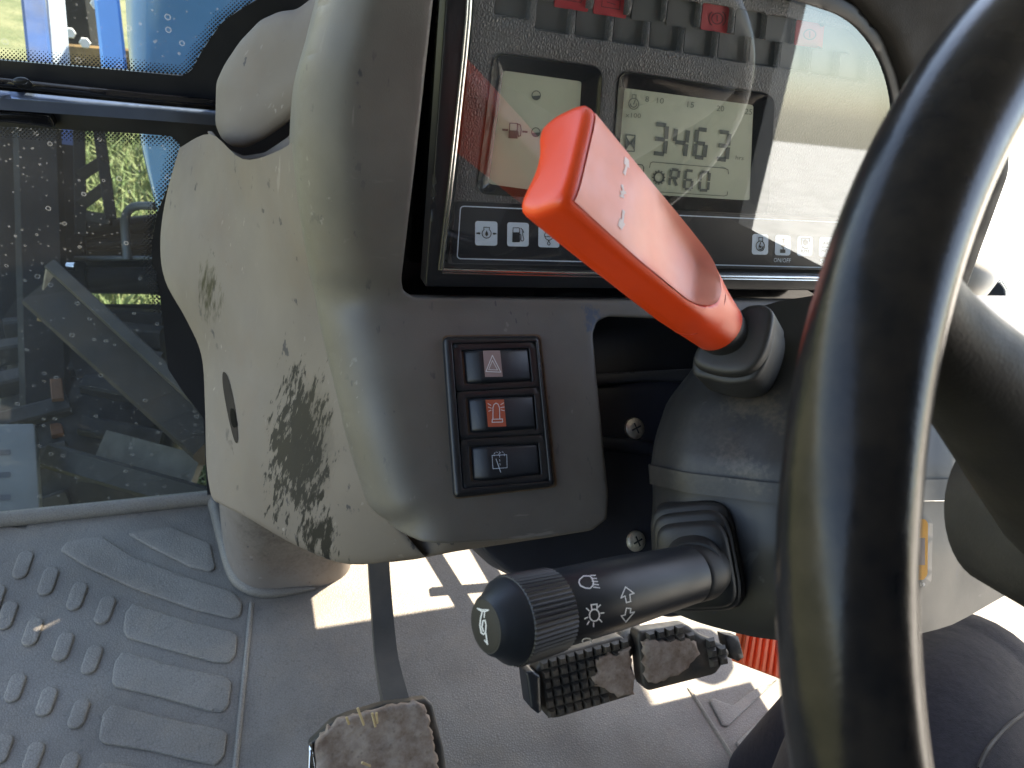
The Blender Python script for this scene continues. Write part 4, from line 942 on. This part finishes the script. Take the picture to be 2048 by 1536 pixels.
# ------------------------------------------------------------------ pedals
zp = lambda P: [(900+x/2.926, 980+y/2.926) for x, y in P]
zc6 = lambda P: [(580+x/2.926, 1050+y/2.926) for x, y in P]
def treads(PLN, c00, c10, c01, nx, ny, h, keep):
    mb = MB(); A_, B_, C_ = [np.array(q, float) for q in (c00, c10, c01)]; n = PLN.n
    for i in range(nx):
        for j in range(ny):
            o = A_+(B_-A_)*(i/nx)+(C_-A_)*(j/ny); ex, ey = (B_-A_)/nx, (C_-A_)/ny; c = o+ex*.5+ey*.5
            if not keep(c, i, j): continue
            b0 = [PLN(*(c+ex*sx*.46+ey*sy*.46)) for sx, sy in ((-1, -1), (1, -1), (1, 1), (-1, 1))]; tp = [PLN(*(c+ex*sx*.25+ey*sy*.25))+n*h for sx, sy in ((-1, -1), (1, -1), (1, 1), (-1, 1))]
            mb.add(b0+tp, [(4, 5, 6, 7), (0, 1, 5, 4), (1, 2, 6, 5), (2, 3, 7, 6), (3, 0, 4, 7)])
    return mb
m_pedal = plastic('pedal_rubber', (.024, .022, .020), .55, 500, .35, dust=(.20, .15, .10), dust_amt=.6, vs=45)
def lumpy(sc): 
    ph_ = rng.uniform(0, 6.28, 8)
    def fz(V): return sc*(.5+.25*np.sin(V[:, 0]*.13+ph_[0]+np.sin(V[:, 1]*.09))+.25*np.sin(V[:, 1]*.17+ph_[1])+.18*np.sin(V[:, 0]*.31+V[:, 1]*.27+ph_[2])+.2*np.sin(V[:, 0]*.55-V[:, 1]*.43+ph_[3]))
    return fz
def jag(P, amp=5, step=9):
    Q = resample(P, step); return [tuple(q) for q in Q+rng.normal(0, amp, Q.shape)*.5]
tb = np.array([-.05, -.80, .60]); tb /= np.linalg.norm(tb)
BR1 = Plane(W(1170, 1350, .735), tb); BR2 = Plane(W(1360, 1310, .765), tb)
p1 = thing('brake_pedal', BR1(1170, 1350), 'left brake pedal with latch plate and half its tread caked in mud', 'brake pedal', 'pair of brake pedals')
relief('pedal_pad', zp(rpoly([(500, 1062), (545, 985), (700, 945), (1012, 858), (1046, 900), (1086, 1110), (1080, 1205), (640, 1338), (585, 1342), (545, 1300), (505, 1180)], 24)), BR1, tb, m_pedal, p1, R=8, thick=.014, step=14, rpx=.5e-3)
treads(BR1, *zp([(520, 1000), (1040, 862), (572, 1338)]), 10, 6, .0042, lambda c, i, j: inside(np.array([c]), zp([(505, 1060), (550, 1000), (1008, 872), (1038, 910), (1074, 1120), (1066, 1195), (640, 1322), (590, 1322), (550, 1290)]))[0] and (i < 7 or j < 2)).build('tread', m_pedal, p1, False)
relief('mud', jag(zp([(850, 1000), (935, 965), (1050, 930), (1082, 1100), (1078, 1200), (990, 1205), (900, 1165), (830, 1140), (850, 1060)])), BR1.off(.0045), tb, m_mud, p1, R=6, thick=.006, step=7, rpx=.5e-3, extra=lumpy(.0012))
relief('latch_plate', zp(rpoly([(448, 1072), (490, 1062), (532, 1090), (540, 1300), (520, 1316), (475, 1280)], 10)), BR1.off(.009), tb, m_black, p1, R=7, thick=.02, step=10, rpx=.5e-3)
tube('arm', [W(1262, 1262, .80), W(1250, 1285, .77), W(1225, 1320, .755)], .013, m_pedal, p1, seg=10)
p2 = thing('brake_pedal', BR2(1370, 1310), 'right brake pedal with dried mud over the middle of its tread', 'brake pedal', 'pair of brake pedals')
relief('pedal_pad', zp(rpoly([(1108, 830), (1395, 790), (1470, 850), (1600, 905), (1648, 955), (1610, 1010), (1560, 1082), (1165, 1182), (1132, 1150), (1100, 870)], 26)), BR2, tb, m_pedal, p2, R=8, thick=.014, step=14, rpx=.5e-3)
treads(BR2, *zp([(1085, 842), (1640, 715), (1140, 1190)]), 10, 6, .0042, lambda c, i, j: inside(np.array([c]), zp([(1118, 842), (1390, 804), (1465, 862), (1590, 915), (1625, 958), (1545, 1068), (1170, 1165), (1145, 1140)]))[0] and (j < 1 or i > 6 or (j < 2 and i > 2) or (j > 5 and i > 3))).build('tread', m_pedal, p2, False)
relief('mud', jag(zp([(1130, 900), (1200, 880), (1280, 880), (1440, 870), (1470, 960), (1400, 1040), (1340, 1090), (1200, 1150), (1150, 1120)])), BR2.off(.0045), tb, m_mud, p2, R=6, thick=.006, step=7, rpx=.5e-3, extra=lumpy(.0012))
relief('arm', zp([(1610, 850), (1690, 860), (1722, 980), (1690, 1005), (1640, 985)]), BR2.off(-.012), tb, m_pedal, p2, R=3, thick=.014, step=12)
ST_ = W(1500, 1320, .83); tt_ = np.array([-.1, -.70, .70]); tt_ /= np.linalg.norm(tt_); TH = Plane(ST_, tt_)
p3 = thing('throttle_pedal', ST_, 'ribbed orange foot throttle pedal half hidden by the steering wheel', 'throttle pedal')
tp_ = [(1487, 1255), (1660, 1268), (1650, 1392), (1475, 1326)]
m_thr = plastic('throttle_plastic', (.92, .15, .05), .45, 800, .1, var=.1)
relief('pedal_pad', rpoly(tp_, 5), TH, tt_, m_thr, p3, R=3, thick=.012, step=16)
rb = MB()
for i in range(13):
    t = (i+.5)/13; a_ = np.array(tp_[0])*(1-t)+np.array(tp_[1])*t; b_ = np.array(tp_[3])*(1-t)+np.array(tp_[2])*t; V, F = bar_g(TH(*(a_*.97+b_*.03))+tt_*.002, TH(*(a_*.03+b_*.97))+tt_*.002, .0042, .005, tt_); rb.add(V, F)
rb.build('ribs', m_thr, p3)
tc = np.array([-.06, -.66, .75]); tc /= np.linalg.norm(tc); CL = Plane(W(755, 1480, .66), tc)
p4 = thing('clutch_pedal', CL(755, 1480), 'clutch pedal on a bent black arm, pad thickly caked with pale mud', 'clutch pedal')
tube('arm', [W(755, 1050, .80), W(757, 1130, .79), W(764, 1230, .765), W(774, 1330, .735), W(795, 1425, .685), W(800, 1450, .672)], [.0095, .0095, .0095, .0098, .0105, .0105], plastic('arm_paint', (.045, .042, .038), .5, 300, .2, dust=(.2, .16, .12), dust_amt=.5), p4, seg=4, sq=(1.15, .9), up=camdir(1, .15, .25), sharp=30)
pad_o = zc6(rpoly([(112, 1285), (150, 1250), (240, 1160), (330, 1120), (560, 1050), (800, 1018), (835, 1050), (900, 1300), (925, 1480), (900, 1700), (120, 1750), (105, 1500)], 14))
relief('pedal_pad', pad_o, CL, tc, m_pedal, p4, R=8, thick=.016, step=16, rpx=.45e-3)
relief('rim_strip', zc6([(112, 1290), (130, 1280), (150, 1440), (150, 1740), (118, 1745), (106, 1450)]), CL.off(.006), tc, m_chrome, p4, R=3, thick=.006, step=12)
relief('mud', jag(zc6([(152, 1270), (235, 1175), (300, 1135), (430, 1105), (580, 1062), (740, 1040), (790, 1060), (830, 1180), (850, 1300), (880, 1430), (880, 1640), (160, 1720), (140, 1450)]), 4), CL.off(.006), tc, m_mud, p4, R=7, thick=.008, step=7, rpx=.5e-3, extra=lumpy(.0012))
m_straw = plastic('straw', (.45, .33, .17), .7)
for a_, b_ in (((395, 1070), (432, 1170)), ((480, 1100), (500, 1180)), ((505, 1098), (510, 1160)), ((420, 1390), (470, 1410)), ((330, 1125), (345, 1165))):
    q = zc6([a_, b_]); tube('straw_bit', [CL.off(.018)(*q[0]), CL.off(.014)(*q[1])], .0012, m_straw, p4, seg=6, smooth=0)

# linkage rods above the brake pedals: their shadows bar the sunny strip of floor
for own, prs in ((p1, (((858, 1095), (950, 1245), .021), ((862, 1184), (960, 1176), .013))), (p2, (((950, 1090), (1015, 1200), .019), ((960, 1176), (1060, 1166), .013)))):
    for a_, b_, wd_ in prs: bar('linkage', FLOOR(*a_)+np.array(sdir)*.22, FLOOR(*b_)+np.array(sdir)*.22, wd_, .012, m_black, own)

# ------------------------------------------------------------------ steering wheel
wc = np.array([.3660, .0753, .6528]); wa, wb, WR, wr = .9093, .0268, .2196, .0170
wN = np.array([math.sin(wb), -math.sin(wa)*math.cos(wb), math.cos(wa)*math.cos(wb)]); wU = np.cross([0, 1, 0], wN); wU /= np.linalg.norm(wU); wV = np.cross(wN, wU)
sw_ = thing('steering_wheel', wc, 'glossy black foam steering wheel rim crossing the right side up close', 'steering wheel')
V = []; F = []; n1, n2 = 160, 32
for i in range(n1):
    a = 2*math.pi*i/n1; c = wU*math.cos(a)+wV*math.sin(a)
    for k in range(n2):
        g_ = 2*math.pi*k/n2; V.append(wc+c*(WR+wr*math.cos(g_))+wN*wr*math.sin(g_))
F = [(i*n2+k, i*n2+(k+1) % n2, ((i+1) % n1)*n2+(k+1) % n2, ((i+1) % n1)*n2+k) for i in range(n1) for k in range(n2)]
add_obj('rim', V, F, m_rim, sw_, True, 0)
m_spoke = plastic('spoke_plastic', (.030, .028, .027), .55, 700, .35, var=.25, vs=20, dust=(.14, .12, .095), dust_amt=.35, spec=.35)
hubc = wc-wN*.055
def rimpt(a): return wc+WR*(wU*math.cos(math.radians(a))+wV*math.sin(math.radians(a)))
for a0 in (152, 32, 270):
    P = [rimpt(a0), rimpt(a0)*.8+hubc*.2-wN*.012, rimpt(a0)*.5+hubc*.5-wN*.008, hubc*.85+rimpt(a0)*.15]
    tube('spoke', P, [.009, .015, .024, .036], m_spoke, sw_, seg=20, smooth=6)
V, F = lathe_g(hubc-wN*.05, hubc+wN*.03, [(0, .038), (.3, .046), (.7, .048), (.92, .043), (1, .03)], 40); add_obj('hub', V, F, m_spoke, sw_)

# ------------------------------------------------------------------ driver's leg
hip = W(1760, 2350, .33)
leg = [W(1790, 2100, .36), W(1812, 1800, .42), W(1835, 1560, .49), W(1880, 1430, .56), W(1900, 1400, .60)]
P = leg+[leg[-1]+np.array([.02, .05, -.10]), leg[-1]+np.array([.03, .08, -.30]), leg[-1]+np.array([.03, .09, -.42])]
V, F = tube_g([np.array(q) for q in P], [.090, .088, .082, .074, .070, .060, .052, .045], 36, 8)
pn = add_obj('person', V, F, m_denim, None, True, 0); tag(pn, 'seated driver in dark trousers, one leg showing below the steering wheel', 'person')
from mathutils.bvhtree import BVHTree
bv = BVHTree.FromPolygons([Vector(v) for v in V], F)
def onleg(x, y):
    q = ray(x, y); h = bv.ray_cast(Vector(CAM), Vector(q)); return np.array(h[0]) if h[0] else None
zl = lambda x, y: (1348+x/2.866, 1000+y/2.866)
for off_ in (0, 14):
    pts = [onleg(*zl(x+off_, y+off_*.4)) for x, y in catmull([(1745, 1540), (1790, 1440), (1860, 1350), (1930, 1280), (2010, 1220), (2060, 1190)], 5)]
    pts = [p-ray(1990, 1430)*.0003 for p in pts if p is not None]
    if len(pts) > 2: tube('trouser_seam', pts, .0012 if off_ == 0 else .0006, m_denim if off_ else m_stitch, pn, seg=6, smooth=0)

# ------------------------------------------------------------------ right hand side of the cab
SW = Plane((1.0, 0, 0), (-1, 0, 0)); NS = (-1, 0, 0)
sd = thing('side_window', SW(1990, 560), 'right hand door glass with a black frit corner in the bright light', 'window')
relief('pane', [(1860, -60), (2300, -60), (2300, 740), (1860, 650)], SW.off(-.004), NS, m_side, sd, R=0, thick=0, step=60)
cn = [(1900, 500), (1948, 522), (1976, 548), (1998, 566), (2008, 582), (2006, 600), (1990, 620), (1930, 660), (1880, 640)]
relief('frit_corner', catmull(cn, 4, True), SW, NS, m_black, sd, R=0, thick=.003, step=16)
mb = Mark(SW.off(.0004), NS, 0)
for i in range(40):
    t = i/39*4; j = min(int(t), 4); a_, b_ = np.array(cn[1+j]), np.array(cn[2+j]); p = a_+(b_-a_)*(t-j)
    for k_ in range(2): q = p+np.array([2.5+k_*4.5, -1.0-k_*2+(i % 2)*2]); s_ = 1.7-.5*k_; mb.add([mb.P3((q[0]-s_, q[1])), mb.P3((q[0], q[1]-s_)), mb.P3((q[0]+s_, q[1])), mb.P3((q[0], q[1]+s_))], [(0, 1, 2, 3)])
mb.build('dot_fringe', m_black, sd)
hs = tube('grab_rail', [W(1900, 640, 1.0), W(1965, 637, 1.02), (W(2010, 645, 1.04)), W(2060, 664, 1.06), W(2140, 700, 1.08)], .0155, m_black, None, seg=16); tag(hs, 'curved black rail crossing in front of the bright right hand window', 'rail')
V, F = boxg(W(2003, 716, 1.02)+np.array([0, 0, -.25]), W(2003, 716, 1.02)+np.array([.4, .35, 0])); sb = add_obj('side_console', V, F, m_plate, None, False); bv2 = sb.modifiers.new('b', 'BEVEL'); bv2.width = .015; bv2.segments = 3
tag(sb, 'pale grey side console to the right of the wheel spoke', 'console')

# ------------------------------------------------------------------ outside: bonnet and loader frame
bn = thing('tractor_bonnet', (.36, 1.5, .4), 'shiny blue tractor bonnet beyond the windscreen', 'bonnet')
prf = catmull([(-.07, .36), (-.085, .50), (-.08, .66), (-.045, .86), (.06, .96), (.27, .98), (.48, .96), (.585, .86), (.62, .6), (.61, .36)], 4)
rows = []
for y, k_ in ((.93, .55), (.94, .75), (.97, .92), (1.05, 1.0), (1.6, 1.0), (2.2, .95), (2.35, .85)):
    rows.append([np.array([.27+(x-.27)*(.90+.10*k_), y, .36+(z-.36)*k_]) for x, z in prf])
V, F = loft_g(rows, nu=1, nv=3, cap=True); add_obj('hood_panel', V, F, m_blue, bn, True, 60)
V, F = boxg((.0, 1.0, -.5), (.54, 2.25, .38)); add_obj('engine_side', V, F, m_steelblack, bn, False)
ld = thing('loader_frame', W(75, 900, 1.5), 'dark rust edged loader mast with diagonal braces outside the windscreen', 'loader')
bar('mast', W(72, 175, 1.55), W(96, 948, 1.42), .085, .10, m_steelblack, ld, up=-ray(80, 600))
bar('mast_edge', W(38, 500, 1.50), W(44, 700, 1.46), .010, .03, m_rust, ld, up=-ray(80, 600))
for y0, y1 in ((760, 800), (850, 872)): bar('rust_patch', W(112, y0, 1.40), W(116, y1, 1.385), .020, .012, m_rust, ld, up=-ray(110, 800))
bar('brace', W(92, 590, 1.36), W(430, 890, 1.22), .078, .05, plastic('dusty_brace', (.022, .019, .016), .7, 200, .3, dust=(.07, .048, .03), dust_amt=.6, spec=.15, vs=9), ld, up=-ray(250, 730))
bar('brace_flange', W(120, 548, 1.345), W(440, 842, 1.205), .022, .07, plastic('grey_steel', (.030, .027, .023), .6, 200, .3, dust=(.09, .06, .035), dust_amt=.6, spec=.2), ld, up=-ray(250, 730))
bar('brace_pin', W(104, 545, 1.36), W(88, 640, 1.34), .022, .03, plastic('pale_rust', (.20, .15, .09), .8, 150, .5, var=.4, vs=40), ld, up=-ray(100, 600))
bar('lower_brace', W(110, 915, 1.30), W(440, 1010, 1.16), .045, .05, m_steelblack, ld, up=-ray(250, 950))
bar('gusset_plate', W(200, 905, 1.34), W(390, 960, 1.22), .085, .012, plastic('dusty_plate', (.055, .048, .036), .7, 150, .4, var=.3), ld, up=-ray(300, 930))
V, F = tube_g([W(136, 533, 1.33), W(152, 533, 1.33)], .008, 12, 0); add_obj('pin', V, F, m_chrome, ld)
hp = thing('hydraulic_bars', W(240, 470, 1.6), 'dark horizontal bars and bent grey pipe in front of the grass', 'pipe')
for a_, b_, rr in (((150, 462), (330, 444), .020), ((150, 492), (330, 486), .012), ((150, 560), (330, 562), .030)): tube('bar', [W(*a_, 1.65), W(*b_, 1.6)], rr, m_steelblack, hp, seg=12, smooth=0)
tube('pipe', [W(255, 520, 1.55), W(251, 470, 1.55), W(250, 440, 1.55), W(258, 420, 1.55), W(276, 412, 1.55), W(310, 412, 1.55)], .009, m_plate, hp, seg=12)
tube('pipe', [W(150, 517, 1.56), W(330, 516, 1.56)], .005, m_plate, hp, seg=10, smooth=0)
bar('block', W(146, 518, 1.72), W(335, 514, 1.70), .135, .06, m_steelblack, hp, up=-ray(240, 515))
bar('side_member', W(2, 175, 1.62), W(20, 960, 1.50), .055, .08, m_steelblack, ld, up=-ray(10, 600))
bar('ram', W(138, 300, 1.66), W(150, 640, 1.60), .052, .05, m_steelblack, ld, up=-ray(145, 450))
bk_ = thing('mirror_bracket', W(190, 380, 1.5), 'bent dark strap bracket standing against the grass', 'bracket')
for a_, b_ in (((158, 262), (162, 470)), ((160, 352), (212, 318)), ((198, 262), (222, 438)), ((162, 410), (214, 372)), ((175, 432), (222, 440))): bar('strap', W(*a_, 1.5), W(*b_, 1.5), .022, .012, m_steelblack, bk_, up=-ray(190, 380))
bp = thing('blue_post', W(75, 60, 1.7), 'dusty blue loader post behind the upper pane', 'post')
bar('post', W(58, -80, 1.75), W(92, 240, 1.72), .050, .05, m_dkblue, bp, up=-ray(80, 60)); bar('post', W(128, 255, 1.7), W(146, 420, 1.68), .036, .04, m_dkblue, bp, up=-ray(140, 320))
gp = bar('grey_post', W(104, -80, 1.80), W(132, 250, 1.76), .040, .04, plastic('galvanised', (.32, .36, .42), .4), None, up=-ray(110, 60)); tag(gp, 'pale grey upright right of the dusty blue post', 'post')
cb = thing('cross_beam', W(190, 100, 1.9), 'brown rusty beam with dark block above it behind the upper pane', 'beam')
bar('beam', W(120, 108, 2.0), W(275, 120, 2.0), .055, .05, plastic('ochre_rust', (.22, .13, .05), .8, 100, .4, var=.4, vs=25), cb, up=-ray(190, 100)); bar('block', W(130, 30, 2.05), W(195, 36, 2.05), .20, .1, m_steelblack, cb, up=-ray(160, 40))
for x, y in ((140, 66), (170, 86), (192, 8)): V, F = lathe_g(W(x, y, 1.9), W(x, y, 1.9)-ray(x, y)*.012, [(0, .014), (1, .012)], 6); add_obj('bolt', V, F, m_white, cb, False)
b2 = bar('blue_ram', W(205, -80, 1.6), W(236, 200, 1.6), .050, .05, m_blue, None, up=-ray(220, 60)); tag(b2, 'bright blue upright left of the bonnet', 'post')
stp = thing('step_plate', W(30, 960, 1.25), 'pale grey slotted step plate outside the lower left corner', 'step')
SPL = Plane(W(30, 960, 1.20), (0, -.3, .954)); relief('plate', rpoly([(-160, 850), (70, 846), (84, 1080), (-160, 1100)], 8), SPL, SPL.n, m_plate, stp, R=4, thick=.02, step=30, rpx=.8e-3)
for y in (905, 950, 995): Mark(SPL, SPL.n, .0008).fill(rpoly([(-12, y-4), (22, y-6), (22, y+5), (-12, y+7)], 4)).build('slot', m_ink, stp)

m_tyre = plastic('tyre_rubber', (.014, .014, .013), .8, 120, .5, dust=(.06, .05, .035), dust_amt=.5)
tyc = W(215, 960, 1.75); ty = thing('front_wheel', tyc, 'dark tractor front wheel behind the diagonal brace', 'wheel')
V, F = lathe_g(tyc-np.array([.16, 0, 0]), tyc+np.array([.16, 0, 0]), [(0, .20), (.0, .30), (.08, .37), (.25, .395), (.5, .40), (.75, .395), (.92, .37), (1, .30), (1, .20)], 56); add_obj('tyre', V, F, m_tyre, ty, True, 40)
for i in range(28):
    a = 2*math.pi*i/28
    for sg in (-1, 1):
        aa = a+(.11 if sg > 0 else 0); f3 = lambda g, x: tyc+np.array([x, math.cos(g)*.400, math.sin(g)*.400]); n3 = np.array([0, math.cos(aa), math.sin(aa)])
        V, F = bar_g(f3(aa, .01*sg), f3(aa+.10, .15*sg), .035, .045, n3); add_obj('lug', V, F, m_tyre, ty, True, 30)
V, F = lathe_g(tyc-np.array([.10, 0, 0]), tyc+np.array([.10, 0, 0]), [(0, .05), (0, .22), (.1, .215), (.5, .20), (.9, .215), (1, .22), (1, .05)], 40); add_obj('wheel_disc', V, F, m_dkblue, ty, True, 40)
